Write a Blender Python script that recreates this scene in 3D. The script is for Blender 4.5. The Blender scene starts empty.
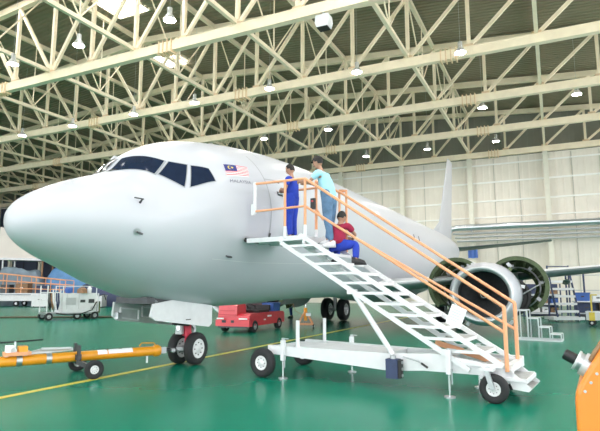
import bpy, bmesh, math, random
import numpy as np
from mathutils import Vector, Matrix
random.seed(7)
SC = bpy.context.scene
COL = SC.collection
PI = math.pi
def V(*a): return Vector(a[0]) if len(a) == 1 else Vector(a)

# ------------------------------------------------------------------ materials
MATS = {}
def mat(name, col, rough=.5, metal=0., noise=0., scale=6., emit=0., bump=0., bscale=20., coat=0., spec=.5):
    if name in MATS: return MATS[name]
    m = bpy.data.materials.new(name); m.use_nodes = True
    nt = m.node_tree; b = nt.nodes['Principled BSDF']
    b.inputs['Base Color'].default_value = (*col, 1); b.inputs['Roughness'].default_value = rough
    b.inputs['Metallic'].default_value = metal; b.inputs['Coat Weight'].default_value = coat
    b.inputs['Specular IOR Level'].default_value = spec
    tc = nt.nodes.new('ShaderNodeTexCoord')
    if noise:
        n = nt.nodes.new('ShaderNodeTexNoise'); n.inputs['Scale'].default_value = scale; n.inputs['Detail'].default_value = 5
        nt.links.new(tc.outputs['Object'], n.inputs['Vector'])
        r = nt.nodes.new('ShaderNodeValToRGB')
        r.color_ramp.elements[0].position = .3; r.color_ramp.elements[1].position = .7
        r.color_ramp.elements[0].color = (*[c*(1-noise) for c in col], 1)
        r.color_ramp.elements[1].color = (*[min(1, c*(1+noise)) for c in col], 1)
        nt.links.new(n.outputs['Fac'], r.inputs['Fac']); nt.links.new(r.outputs['Color'], b.inputs['Base Color'])
    if bump:
        n2 = nt.nodes.new('ShaderNodeTexNoise'); n2.inputs['Scale'].default_value = bscale
        nt.links.new(tc.outputs['Object'], n2.inputs['Vector'])
        bp = nt.nodes.new('ShaderNodeBump'); bp.inputs['Strength'].default_value = bump
        nt.links.new(n2.outputs['Fac'], bp.inputs['Height']); nt.links.new(bp.outputs['Normal'], b.inputs['Normal'])
    if emit:
        b.inputs['Emission Color'].default_value = (*col, 1); b.inputs['Emission Strength'].default_value = emit
    MATS[name] = m
    return m
mat('hull_white', (.50, .515, .56), .36, noise=.02, scale=.6, coat=.1)
mat('hull_grey', (.62, .63, .64), .4, noise=.05, scale=2)
mat('seam', (.33, .35, .37), .6)
mat('dark_mark', (.05, .05, .06), .5)
mat('cockpit_glass', (.012, .02, .045), .08, noise=.1, spec=.35)
mat('window_frame', (.30, .32, .34), .45)
mat('flag_red', (.75, .05, .07), .5); mat('flag_white', (.85, .85, .86), .5)
mat('flag_blue', (.02, .03, .20), .5); mat('flag_yellow', (.85, .68, .05), .5)
mat('letter_grey', (.15, .16, .21), .5)
mat('chrome', (.75, .76, .78), .18, 1.)
mat('steel', (.48, .50, .52), .38, .85, noise=.08, scale=9)
mat('dark_steel', (.07, .075, .08), .45, .5, noise=.2, scale=9)
mat('black', (.012, .012, .013), .5)
mat('rubber', (.018, .019, .021), .75, noise=.15, scale=25)
mat('rim_white', (.72, .73, .74), .4, noise=.04, scale=10)
mat('white_paint', (.70, .71, .73), .42, noise=.05, scale=5)
mat('door_inner', (.50, .53, .53), .5, noise=.08, scale=5)
mat('zinc_green', (.055, .085, .03), .5, noise=.25, scale=7)
mat('zinc_rib', (.13, .18, .08), .5, noise=.2, scale=7)
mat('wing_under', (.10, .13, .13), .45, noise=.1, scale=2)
mat('truss_cream', (.97, .83, .63), .55, noise=.05, scale=2)
mat('truss_plate', (.80, .60, .38), .55, noise=.08, scale=4)
mat('deck_grey', (.29, .25, .17), .6, noise=.06, scale=.7)
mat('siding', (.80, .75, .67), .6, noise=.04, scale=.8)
mat('siding_shade', (.25, .25, .21), .6, noise=.05, scale=.8)  # upper siding with the shade above the last truss chord put into its colour
mat('siding_seam', (.52, .51, .46), .6)
mat('girt_white', (.92, .92, .89), .5, noise=.02, scale=3)
mat('column_cream', (.76, .74, .64), .55, noise=.04, scale=2)
mat('duct', (.66, .69, .74), .3, .75, noise=.05, scale=4)
mat('pipe_grey', (.52, .53, .55), .4, .4, noise=.05, scale=4)
mat('opening_dark', (.035, .045, .085), .5, noise=.15, scale=.5)
mat('sky_and_fill_panel', (.97, .98, 1.0), .5, emit=5.5)  # glow of the real skylights and of the added unseen panels
mat('lamp_glow', (1., .97, .9), .5, emit=130.)
mat('lamp_shell', (.62, .62, .60), .4, .3, noise=.05, scale=10)
mat('orange_rail', (.76, .36, .19), .45, noise=.06, scale=10)
mat('orange_paint', (.90, .36, .03), .42, noise=.05, scale=3)
mat('orange_body', (.80, .25, .03), .4, noise=.03, scale=3, coat=.2)
mat('yellow_bar', (.74, .30, .01), .38, noise=.06, scale=6, coat=.2)
mat('yellow_line', (.62, .50, .06), .4, noise=.12, scale=5)
mat('yellow_cart', (.78, .60, .08), .45, noise=.08, scale=6)
mat('navy_box', (.03, .045, .11), .5, noise=.15, scale=10)
mat('tread_grey', (.42, .42, .41), .6, noise=.15, scale=30, bump=.2, bscale=120)
mat('red_paint', (.62, .025, .045), .38, noise=.08, scale=4, coat=.2)
mat('red_light', (.78, .08, .10), .38, noise=.06, scale=4, coat=.2)
mat('red_sleeve', (.66, .05, .09), .6, noise=.1, scale=12)
mat('blue_cloth', (.015, .045, .40), .85, noise=.15, scale=10, bump=.3, bscale=30)
mat('navy_cloth', (.015, .03, .14), .85, noise=.15, scale=10, bump=.3, bscale=30)
mat('jeans', (.10, .19, .32), .85, noise=.22, scale=9, bump=.3, bscale=30)
mat('sky_shirt', (.34, .66, .78), .85, noise=.08, scale=8, bump=.3, bscale=30)
mat('maroon_shirt', (.30, .012, .05), .85, noise=.15, scale=10, bump=.3, bscale=30)
mat('skin', (.42, .23, .15), .55, noise=.06, scale=12)
mat('hair', (.015, .012, .011), .7, noise=.3, scale=30)
mat('shoe_black', (.015, .015, .017), .5); mat('shoe_white', (.75, .76, .78), .5, noise=.05, scale=12)
mat('eye', (.02, .015, .012), .3); mat('lip', (.36, .15, .12), .5)
mat('blue_tarp', (.10, .26, .52), .5, noise=.25, scale=1.2, bump=.5, bscale=2)
mat('blue_bin', (.04, .12, .42), .45, noise=.1, scale=5)
mat('beige_panel', (.72, .66, .62), .6, noise=.05, scale=.8)
mat('wood_brown', (.30, .17, .09), .6, noise=.2, scale=8)
mat('hose_brown', (.10, .06, .035), .6, noise=.15, scale=8)
mat('concrete', (.72, .71, .68), .8, noise=.08, scale=1.)
mat('paper', (.86, .87, .89), .6, noise=.02, scale=6)
mat('paper_ink', (.55, .58, .63), .6)
mat('aluminium', (.60, .62, .64), .45, .4, noise=.04, scale=8)

def floor_material():
    m = bpy.data.materials.new('epoxy_green'); m.use_nodes = True
    nt = m.node_tree; b = nt.nodes['Principled BSDF']; b.inputs['IOR'].default_value = 1.3; b.inputs['Specular IOR Level'].default_value = .3
    tc = nt.nodes.new('ShaderNodeTexCoord')
    n = nt.nodes.new('ShaderNodeTexNoise'); n.inputs['Scale'].default_value = .35; n.inputs['Detail'].default_value = 6
    nt.links.new(tc.outputs['Object'], n.inputs['Vector'])
    r = nt.nodes.new('ShaderNodeValToRGB')
    r.color_ramp.elements[0].position = .3; r.color_ramp.elements[0].color = (.002, .165, .10, 1)
    r.color_ramp.elements[1].position = .7; r.color_ramp.elements[1].color = (.003, .205, .127, 1)
    nt.links.new(n.outputs['Fac'], r.inputs['Fac']); nt.links.new(r.outputs['Color'], b.inputs['Base Color'])
    n2 = nt.nodes.new('ShaderNodeTexNoise'); n2.inputs['Scale'].default_value = 1.3; n2.inputs['Detail'].default_value = 3
    nt.links.new(tc.outputs['Object'], n2.inputs['Vector'])
    mr = nt.nodes.new('ShaderNodeMapRange'); mr.inputs['To Min'].default_value = .24; mr.inputs['To Max'].default_value = .28
    nt.links.new(n2.outputs['Fac'], mr.inputs['Value']); nt.links.new(mr.outputs['Result'], b.inputs['Roughness'])
    MATS['floor'] = m
floor_material()

# ------------------------------------------------------------------ mesh builder
class MB:
    def __init__(s): s.v = []; s.f = []; s.m = []; s.sm = []; s.names = []
    def mi(s, name):
        if name not in s.names: s.names.append(name)
        return s.names.index(name)
    def add(s, verts, faces, m, smooth=False):
        o = len(s.v); k = s.mi(m)
        s.v += [tuple(p) for p in verts]
        for f in faces:
            s.f.append(tuple(i+o for i in f)); s.m.append(k); s.sm.append(smooth)
    def box(s, c, d, m, rot=None):
        c = V(c); h = V(d)/2; R = rot.to_matrix() if hasattr(rot, 'to_matrix') else (rot or Matrix.Identity(3))
        vs = [c + R @ V(x*h.x, y*h.y, z*h.z) for x in (-1, 1) for y in (-1, 1) for z in (-1, 1)]
        s.add(vs, [(0,1,3,2), (4,6,7,5), (0,4,5,1), (2,3,7,6), (0,2,6,4), (1,5,7,3)], m)
    def frame(s, d):
        d = d.normalized(); up = V(0,0,1) if abs(d.z) < .98 else V(0,1,0)
        a = d.cross(up).normalized(); b = a.cross(d).normalized()
        return a, b
    def bar(s, p0, p1, w, h, m):
        p0, p1 = V(p0), V(p1); a, b = s.frame(p1-p0)
        vs = [p + a*(i*w/2) + b*(j*h/2) for p in (p0, p1) for i, j in ((-1,-1), (1,-1), (1,1), (-1,1))]
        s.add(vs, [(3,2,1,0), (4,5,6,7), (0,1,5,4), (1,2,6,5), (2,3,7,6), (3,0,4,7)], m)
    def hbeam(s, p0, p1, w, h, m, t=.05):
        p0, p1 = V(p0), V(p1); a, b = s.frame(p1-p0)
        for o in (-1, 1): s.bar(p0+b*(o*(h/2-t/2)), p1+b*(o*(h/2-t/2)), w, t, m)
        s.bar(p0, p1, t*.8, h-2*t, m)
    def cyl(s, p0, p1, r0, m, r1=None, n=16, smooth=True, caps=True):
        p0, p1 = V(p0), V(p1); r1 = r0 if r1 is None else r1; a, b = s.frame(p1-p0)
        vs = []
        for p, r in ((p0, r0), (p1, r1)):
            vs += [p + a*(r*math.cos(2*PI*i/n)) + b*(r*math.sin(2*PI*i/n)) for i in range(n)]
        s.add(vs, [(i, (i+1) % n, n+(i+1) % n, n+i) for i in range(n)], m, smooth)
        if caps:
            s.add(vs[:n], [tuple(range(n-1, -1, -1))], m); s.add(vs[n:], [tuple(range(n))], m)
    def tube(s, pts, r, m, n=8):
        pts = [V(p) for p in pts]; rs = r if isinstance(r, (list, tuple)) else [r]*len(pts)
        d0 = (pts[1]-pts[0]); a, b = s.frame(d0); vs = []
        for i, p in enumerate(pts):
            d = (pts[min(i+1, len(pts)-1)] - pts[max(i-1, 0)]).normalized()
            a = (a - d*a.dot(d)).normalized(); b = a.cross(d).normalized()
            vs += [p + a*(rs[i]*math.cos(2*PI*k/n)) + b*(rs[i]*math.sin(2*PI*k/n)) for k in range(n)]
        fs = [(i*n+k, i*n+(k+1) % n, (i+1)*n+(k+1) % n, (i+1)*n+k) for i in range(len(pts)-1) for k in range(n)]
        s.add(vs, fs, m, True)
        s.add(vs[:n], [tuple(range(n-1, -1, -1))], m); s.add(vs[-n:], [tuple(range(n))], m)
    def lathe(s, prof, c, ax, m, n=32, sx=1., sz=1., smooth=True, a0=0., a1=2*PI):
        # prof: (distance along axis, radius)
        c = V(c); ax = V(ax).normalized(); a, b = s.frame(ax); full = abs(a1-a0-2*PI) < 1e-6
        k = n if full else n+1; vs = []
        for t, r in prof:
            vs += [c + ax*t + a*(sx*r*math.cos(a0+(a1-a0)*i/n)) + b*(sz*r*math.sin(a0+(a1-a0)*i/n)) for i in range(k)]
        fs = []
        for j in range(len(prof)-1):
            for i in range(n):
                i2 = (i+1) % k
                fs.append((j*k+i, j*k+i2, (j+1)*k+i2, (j+1)*k+i))
        s.add(vs, fs, m, smooth)
    def prism(s, poly, d, m, origin=(0,0,0), ex=(1,0,0), ey=(0,0,1), smooth=False):
        # polygon in (ex,ey) plane extruded by vector d
        o = V(origin); ex = V(ex); ey = V(ey); d = V(d); n = len(poly)
        vs = [o + ex*x + ey*y for x, y in poly]; vs += [p + d for p in vs]
        s.add(vs, [tuple(range(n-1, -1, -1)), tuple(range(n, 2*n))] + [(i, (i+1) % n, n+(i+1) % n, n+i) for i in range(n)], m, smooth)
    def grid(s, P, m, smooth=True, closed=False):
        nr, nc = len(P), len(P[0]); vs = [p for r in P for p in r]; fs = []
        for i in range(nr-1):
            for j in range(nc if closed else nc-1):
                j2 = (j+1) % nc
                fs.append((i*nc+j, i*nc+j2, (i+1)*nc+j2, (i+1)*nc+j))
        s.add(vs, fs, m, smooth)
    def wheel(s, c, ax, R, w, hub=.55, rim='rim_white', n=32):
        # tyre only, with rounded shoulders
        h = w/2; r = R*hub
        s.lathe([(-h*.8, r), (-h, R*.72), (-h*.92, R*.88), (-h*.6, R*.98), (0, R), (h*.6, R*.98), (h*.92, R*.88), (h, R*.72), (h*.8, r), (-h*.8, r)], c, ax, 'rubber', n)
    def hub(s, c, ax, R, w, m='rim_white', n=24):
        h = w/2*.82
        s.lathe([(-h, 0.001), (-h, R*.3), (-h*.8, R*.35), (-h*.8, R*.8), (-h*1.02, R*.92), (-h*.9, R), (h*.9, R), (h*1.02, R*.92), (h*.8, R*.8), (h*.8, R*.35), (h, R*.3), (h, .001)], c, ax, m, n)
        a, b = s.frame(V(ax))
        for i in range(8):
            t = 2*PI*i/8; p = V(c) + (a*math.cos(t)+b*math.sin(t))*R*.6
            s.cyl(p - V(ax)*h*.95, p + V(ax)*h*.95, R*.07, 'dark_steel', n=6)
    def build(s, name, parent=None, loc=None, rz=0.):
        me = bpy.data.meshes.new(name); me.from_pydata(s.v, [], s.f)
        for n in s.names: me.materials.append(MATS[n])
        me.polygons.foreach_set('material_index', s.m); me.polygons.foreach_set('use_smooth', s.sm)
        bm = bmesh.new(); bm.from_mesh(me); bmesh.ops.recalc_face_normals(bm, faces=bm.faces); bm.to_mesh(me); bm.free()
        me.update()
        o = bpy.data.objects.new(name, me); COL.objects.link(o)
        if parent: o.parent = parent
        if loc: o.location = loc
        if rz: o.rotation_euler[2] = rz
        return o
def thing(name, label, cat, loc=(0,0,0), rz=0., group=None):
    o = bpy.data.objects.new(name, None); COL.objects.link(o)
    o.empty_display_size = .2; o.location = loc; o.rotation_euler[2] = rz
    o['label'] = label; o['category'] = cat
    if group: o['group'] = group
    return o
def tag(o, label, cat, group=None):
    o['label'] = label; o['category'] = cat
    if group: o['group'] = group
    return o
def struct(o, label=None):
    o['kind'] = 'structure'
    if label: o['label'] = label
    return o
def copy_thing(root, loc, label, rz=None):
    r = root.copy(); COL.objects.link(r); r.location = loc; r['label'] = label
    if rz is not None: r.rotation_euler[2] = rz
    for ch in list(root.children):
        c = ch.copy(); COL.objects.link(c); c.parent = r
        for g in list(ch.children):
            d = g.copy(); COL.objects.link(d); d.parent = c
    return r
ORD = ['first', 'second', 'third', 'fourth', 'fifth', 'sixth', 'seventh', 'eighth', 'ninth', 'tenth', 'eleventh', 'twelfth', 'thirteenth', 'fourteenth', 'fifteenth', 'sixteenth']

# ------------------------------------------------------------------ camera
cam = bpy.data.cameras.new('camera'); co = bpy.data.objects.new('camera', cam); COL.objects.link(co)
cam.sensor_width = 36; cam.lens = 520*36/600; cam.clip_end = 500; cam.clip_start = .05
co.location = (0, 0, 1.626)
co.rotation_euler = (PI/2 + math.radians(7.94), 0, math.radians(25.87))
SC.camera = co

# ------------------------------------------------------------------ the setting
XL, XR, YF, YB = -79.5, 23.0, -26.0, 53.7
NODE0, DX = -27.5, 3.43                       # truss panel points
TRY = [13.3, 21.1, 28.8, 36.6, 44.6, 53.0]     # truss planes
HB = 14.4                                      # underside of bottom chords
def ztop(x): return 20.5 - .075*abs(x-NODE0)   # centre of top chords
b = MB(); b.box(((XL+XR)/2, (YF+YB)/2, -.15), (XR-XL, YB-YF, .3), 'floor'); struct(b.build('floor'))
b = MB(); b.box(((XL+XR)/2, (YF-40)/2-3.6, -.17), (XR-XL+160, 40, .3), 'concrete'); struct(b.build('apron'))
b = MB(); b.box((-7.55, 21.2, .003), (.13, 47, .006), 'yellow_line'); struct(b.build('trim_1'), 'yellow guide line painted on the green floor')

# roof deck : corrugated sheet, ribs running along X
b = MB(); rows = []
y = YF
while y < YB+.3:
    for dy, dz in ((0, 0), (.16, 0), (.20, .07), (.34, .07), (.38, 0)):
        rows.append([(x, y+dy, ztop(x)+.42+dz) for x in (XL, NODE0, XR)])
    y += .38
b.grid(rows, 'deck_grey', smooth=False)
deck = b.build('ceiling'); struct(deck)

# skylights let into the deck; all after the first two added unseen for light
SKY_AND_FILL = [(-26.7, -24.0, 23.2, 25.7), (-29.2, -27.2, 31.2, 34.0)] + [(x, x+2.6, y, y+5) for y in (-22, -13, -5, 3, 14.6) for x in (-68, -56, -44, -32, -20, -8, 3, 14)]
for k, (x0, x1, y0, y1) in enumerate(SKY_AND_FILL):
    b = MB(); z0 = ztop((x0+x1)/2)+.34
    b.box(((x0+x1)/2, (y0+y1)/2, z0), (x1-x0, y1-y0, .05), 'sky_and_fill_panel')
    o = struct(b.build('window_%d' % (k+1)), 'bright panel in the roof deck')
    b = MB()
    for t in (0, .5, 1): b.box((x0+(x1-x0)*t, (y0+y1)/2, z0-.04), (.08, y1-y0+.1, .08), 'truss_cream')
    for t in (0, .33, .66, 1): b.box(((x0+x1)/2, y0+(y1-y0)*t, z0-.045), (x1-x0+.1, .08, .08), 'truss_cream')
    b.build('window_frame', o)

# back wall
def ribbed(x0, x1, yy, z0, z1f, m, pitch=.6):
    b = MB(); P0 = []; P1 = []
    x = x0
    while x < x1:
        for dx, dy in ((0, 0), (.4, 0), (.42, .014), (.58, .014)):
            P0.append((min(x+dx, x1), yy-dy, z0)); P1.append((min(x+dx, x1), yy-dy, z1f(min(x+dx, x1))))
        x += pitch
    b.grid([P0, P1], m, smooth=False)
    return b
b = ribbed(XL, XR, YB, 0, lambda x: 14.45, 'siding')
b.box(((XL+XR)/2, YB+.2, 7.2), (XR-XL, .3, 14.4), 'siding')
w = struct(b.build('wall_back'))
b = ribbed(XL, XR, YB, 14.45, lambda x: ztop(x)+.5, 'siding_shade'); struct(b.build('wall_gable'))
n_trim = 2
for z, h in ((13.75, .14), (11.97, .16), (10.1, .16), (8.5, .12)):
    b = MB(); b.box(((XL+XR)/2, YB-.07, z), (XR-XL, .08, h), 'girt_white'); struct(b.build('trim_%d' % n_trim)); n_trim += 1
b = MB()
x = -6.92-2.29*30
while x < XR:
    b.box((x, YB-.05, 7.2), (.06, .05, 14.2), 'siding_seam'); x += 2.287
struct(b.build('trim_%d' % n_trim)); n_trim += 1
b = MB(); b.box((XL-.15, (YF+YB)/2, 10), (.3, YB-YF, 20), 'siding'); struct(b.build('wall_left'))
b = MB(); b.box((XR+.15, (YF+6)/2, 17.2), (.3, 6-YF, 5.6), 'siding'); struct(b.build('wall_right'))
b = MB(); b.box((-68.2, YB-.12, 7.1), (22.5, .16, 14.2), 'opening_dark')  # dark sheet painted in for the darkness of an opening
for i in range(8): b.box((-79+i*3, YB-.22, 7.1), (.12, .06, 14.2), 'black')
struct(b.build('dark_opening_1'), 'dark navy panel standing in for a dark opening at the far left of the back wall')

# wall columns
for i in range(-7, 8):
    x = NODE0 + DX*2*i
    b = MB(); b.hbeam((x, 53.0, 0), (x, 53.0, HB-.02), .42, .42, 'column_cream', .05)
    b.box((x, 53.0, .03), (.6, .6, .06), 'column_cream'); b.box((x, 53.0, HB-.35), (.5, .5, .06), 'column_cream')
    tag(b.build('wall_column'), 'cream steel column standing against the back wall, %s from its left end' % ORD[i+7], 'column', 'columns along the back wall')

# roof trusses
PL = [(-4.6 - 13.72*i) for i in range(-1, 6)]
TN = ['behind the camera side edge of the roof', 'nearest in view, crossing above the nose', 'second nearest, crossing above the cockpit', 'third nearest, crossing above the blue shirted man',
      'fourth nearest, last before the back wall', 'farthest, resting on the back wall columns']
TL = ['cream steel roof truss over the floor in front of the nose', 'cream steel roof truss with the thickest looking chord, high above the nose', 'cream steel roof truss second in depth behind the nearest one in view',
      'cream steel roof truss third in depth above the front fuselage', 'cream steel roof truss just in front of the back wall one', 'cream steel roof truss carried on the back wall columns']
KS = list(range(-15, 15))
for ti, ty in enumerate(TRY):
    x0, x1 = NODE0+DX*KS[0], NODE0+DX*KS[-1]
    t = thing('roof_truss', TL[ti], 'truss', (NODE0, ty, HB), 0, 'roof trusses')
    def q(x, z): return (x-NODE0, 0, z-HB)
    b = MB(); b.bar(q(x0-1, HB+.25), q(x1+1, HB+.25), .10, .46, 'truss_cream')
    b.bar(q(x0-1, HB+.03), q(x1+1, HB+.03), .36, .06, 'truss_cream'); b.bar(q(x0-1, HB+.50), q(x1+1, HB+.50), .38, .06, 'truss_cream')
    b.bar(q(x0-1, HB+.25), q(x1+1, HB+.25), .35, .46, 'truss_cream')
    b.build('bottom_chord', t)
    b = MB()
    for a, c in ((x0-1, NODE0), (NODE0, x1+1)): b.bar(q(a, ztop(a)), q(c, ztop(c)), .34, .44, 'truss_cream')
    b.build('top_chord', t)
    for k in KS:
        x = NODE0 + DX*k
        b = MB(); b.hbeam(q(x, HB+.5), q(x, ztop(x)-.2), .2, .2, 'truss_cream', .04)
        b.bar(q(x, HB+.5), q(x, ztop(x)-.2), .15, .15, 'truss_cream')
        b.build('vertical', t)
        k2 = k+1 if k >= 0 else k-1
        if k2 in KS or k in (KS[0], KS[-1]):
            if k2 not in KS: continue
            xx = NODE0 + DX*k2
            b = MB(); b.bar(q(x, HB+.5), q(xx, ztop(xx)-.2), .17, .19, 'truss_cream'); b.build('diagonal', t)
        if k == 0:
            xx = NODE0-DX
            b = MB(); b.bar(q(x, HB+.5), q(xx, ztop(xx)-.2), .17, .19, 'truss_cream'); b.build('diagonal', t)
        b = MB()
        b.box(q(x, HB+.56), (.5, .22, .26), 'truss_plate'); b.build('gusset_plate', t)
    for px in PL:
        if x0 < px < x1:
            b = MB()
            for d in (-.42, -.14, .14, .42): b.box(q(px+d, HB+.25), (.07, .50, .78), 'truss_plate')
            b.box(q(px, HB+.25), (.9, .40, .56), 'truss_cream'); b.build('splice_plate', t)

# longitudinal ties with sway rods
for i in range(-7, 8):
    x = NODE0 + DX*2*i
    t = thing('roof_tie', 'cream tie beam running front to back between the trusses, %s from the left' % ORD[i+7], 'beam', (x, 0, HB), 0, 'longitudinal roof ties')
    for a, c in zip(TRY[:-1], TRY[1:]):
        b = MB(); b.bar((0, a+.2, .62), (0, c-.2, .62), .20, .22, 'truss_cream'); b.build('beam', t)
        zt = ztop(x)-HB; mid = (a+c)/2
        b = MB(); b.bar((0, a+.2, zt), (0, c-.2, zt), .22, .3, 'truss_cream'); b.build('purlin', t)
        for yy in (a+.25, c-.25):
            b = MB(); b.cyl((0, mid, .7), (0, yy, zt-.1), .045, 'truss_cream', n=8); b.build('sway_rod', t)
        b = MB(); b.cyl((0, mid, .7), (0, mid, zt-.1), .04, 'truss_cream', n=8); b.build('hanger_rod', t)

# high-bay lamps
def lamp_at(x, y, label):
    t = thing('hangar_lamp', label, 'lamp', (x, y, 14.15), 0, 'high bay lamps')
    b = MB(); b.lathe([(0, .29), (.03, .30), (.14, .25), (.30, .13), (.34, .12)], (0,0,0), (0,0,1), 'lamp_shell', 24); b.lathe([(.34, .12), (.62, .12), (.66, .05), (.66, .001)], (0,0,0), (0,0,1), 'lamp_shell', 20); b.build('lamp_shade', t)
    b = MB(); b.lathe([(.02, .001), (.01, .15), (.02, .275)], (0,0,0), (0,0,1), 'lamp_glow', 24); b.build('bulb_glass', t)
    b = MB(); b.cyl((0,0,.66), (0,0, ztop(x)+.42-14.15), .008, 'lamp_shell', n=6); b.build('hanging_rod', t)
    return t
ROWS = [(18.05, 3, range(-1, 1), 'nearest'), (27.6, 0, range(0, 7), 'second nearest'), (37.2, 0, range(-1, 5), 'third nearest'), (46.6, 0, range(-1, 4), 'farthest')]
proto = None
for y, _, _, nm in ROWS:
    ks = {18.05: [2, 3, 4], 27.6: [0, 1, 2, 3, 4, 5, 6], 37.2: [-1, 0, 2, 3, 4], 46.6: [0, 1, 2]}[y]
    for j, k in enumerate(sorted(ks, reverse=True)):
        x = -3.8 - 5.87*k
        if y == 18.05: x = [-27.2, -21.6, -15.6][j]
        if abs(((x-NODE0)/DX/2) - round((x-NODE0)/DX/2)) < .05: x += .4
        lab = 'round glowing hangar lamp in the %s row under the roof, %s from the left' % (nm, ORD[j])
        if proto is None: proto = lamp_at(x, y, lab)
        else:
            c = copy_thing(proto, (x, y, 14.15), lab)

# ducts and pipes along the back wall
b = MB(); b.cyl((-8.3, 52.3, 7.45), (XR-.3, 52.3, 7.45), .30, 'duct', n=20)
b.tube([(-8.3, 52.3, 7.45), (-8.8, 52.3, 7.35), (-9.1, 52.3, 7.0), (-9.2, 52.3, 6.4)], .29, 'duct', n=16)
for x in range(-7, 23, 3): b.cyl((x, 52.3, 7.45), (x+.08, 52.3, 7.45), .33, 'duct', n=20)
for x in (-6.92, -.06, 6.8, 13.66): b.bar((x, 52.3, 7.1), (x, 52.78, 7.1), .1, .1, 'pipe_grey')
tag(b.build('air_duct'), 'fat silver air duct running along the back wall', 'duct')
PN = ['upper', 'middle', 'lowest']
for i, z in enumerate((6.88, 6.52, 6.15)):
    b = MB(); b.cyl((-8.7+.2*i, 52.45, z), (XR-.3, 52.45, z), .10, 'pipe_grey', n=12)
    for x in (-6.92, -.06, 6.8, 13.66): b.bar((x, 52.45, z-.1), (x, 52.78, z-.1), .06, .06, 'pipe_grey')
    tag(b.build('wall_pipe'), 'thin grey pipe along the back wall below the air duct, %s of three' % PN[i], 'pipe', 'pipes on the back wall')

b = MB(); b.prism([(-.32, .28), (.32, .28), (.36, -.05), (.28, -.3), (-.28, -.3), (-.36, -.05)], (0, .5, 0), 'white_paint', origin=(0, -.25, 0))
b.box((0, 0, -.32), (.52, .44, .05), 'black'); b.box((0, 0, .38), (.1, .1, .22), 'steel')
tag(b.build('floodlight_box', loc=(-8.95, 21.0, 13.92)), 'white box with a black underside hanging below the nearest truss chord', 'light fitting')

# ------------------------------------------------------------------ airliner
XC, YN = -7.22, 5.12
ST = np.array([(-.1,2.64,2.64,.0),(-.067,2.80,2.48,.17),(.03,2.94,2.36,.35),(.23,3.095,2.23,.555),(.56,3.275,2.085,.79),(1.0,3.47,1.93,1.02),(1.35,3.60,1.80,1.185),(1.68,3.735,1.67,1.32),(2.0,4.04,1.57,1.43),(2.3,4.26,1.48,1.52),(2.6,4.43,1.40,1.60),(3.0,4.61,1.34,1.69),(3.5,4.75,1.28,1.76),(4.1,4.87,1.23,1.82),(4.8,4.98,1.21,1.86),(5.6,5.08,1.21,1.88),(7,5.19,1.24,1.88),(9,5.27,1.3,1.88),(24,5.30,1.30,1.88),(26,5.30,1.5,1.87),(28,5.29,1.88,1.80),(30,5.25,2.32,1.66),(32,5.20,2.76,1.44),(34,5.12,3.2,1.15),(36,4.99,3.68,.78),(37.4,4.83,4.05,.48),(38.02,4.73,4.3,.24)])
def pchip(xs, ys):
    h = np.diff(xs); d = np.diff(ys)/h; m = np.zeros(len(xs)); m[0] = d[0]; m[-1] = d[-1]
    for i in range(1, len(xs)-1):
        if d[i-1]*d[i] > 0:
            w1 = 2*h[i]+h[i-1]; w2 = h[i]+2*h[i-1]; m[i] = (w1+w2)/(w1/d[i-1]+w2/d[i])
    def f(x):
        i = int(min(max(np.searchsorted(xs, x)-1, 0), len(h)-1)); t = (x-xs[i])/h[i]
        return float((1+2*t)*(1-t)**2*ys[i] + t*(1-t)**2*h[i]*m[i] + t*t*(3-2*t)*ys[i+1] + t*t*(t-1)*h[i]*m[i+1])
    return f
QS = np.sqrt(ST[:, 0]+.1)
FT, FB, FW = (pchip(QS, ST[:, k]) for k in (1, 2, 3))
def S(s, a, off=0.):
    """hull point, s metres aft of the nose, a degrees round from the port side"""
    def raw(s, a):
        qq = math.sqrt(max(s+.1, 0)); zt, zb, hw = FT(qq), FB(qq), FW(qq); zw = zb+(zt-zb)*.54
        sn, c = math.sin(math.radians(a)), math.cos(math.radians(a))
        return V(hw*c, s, zw + ((zt-zw)*sn**(1+.9*math.exp(-((s-2.1)/.6)**2)) if sn > 0 else (zw-zb)*sn))
    p = raw(s, a)
    if off:
        e = .02; n = (raw(s, a+.5)-raw(s, a-.5)).cross(raw(s+e, a)-raw(max(s-e, -.099), a)); n.normalize()
        qq = math.sqrt(s+.1)
        if n.dot(p - V(0, s+.3, FB(qq)*.46+FT(qq)*.54)) < 0: n = -n
        p = p + n*off
    return p
air = thing('airliner', 'large white twin-engine airliner with a red and white striped flag behind its cockpit', 'aeroplane', (XC, YN, 0))
b = MB(); NA = 96
ss = list((np.linspace(.0, math.sqrt(6.1), 72)**2-.1)[1:]) + list(np.linspace(6.4, 38.02, 90))
rings = [[S(s, 360*i/NA) for i in range(NA)] for s in ss]
b.grid(rings, 'hull_white', closed=True)
b.add([V(0, -.1, 2.64)] + rings[0], [(0, 1+(i+1) % NA, 1+i) for i in range(NA)], 'hull_white', True)
b.add(rings[-1], [tuple(range(NA))], 'hull_grey')
b.build('fuselage', air)

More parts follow.
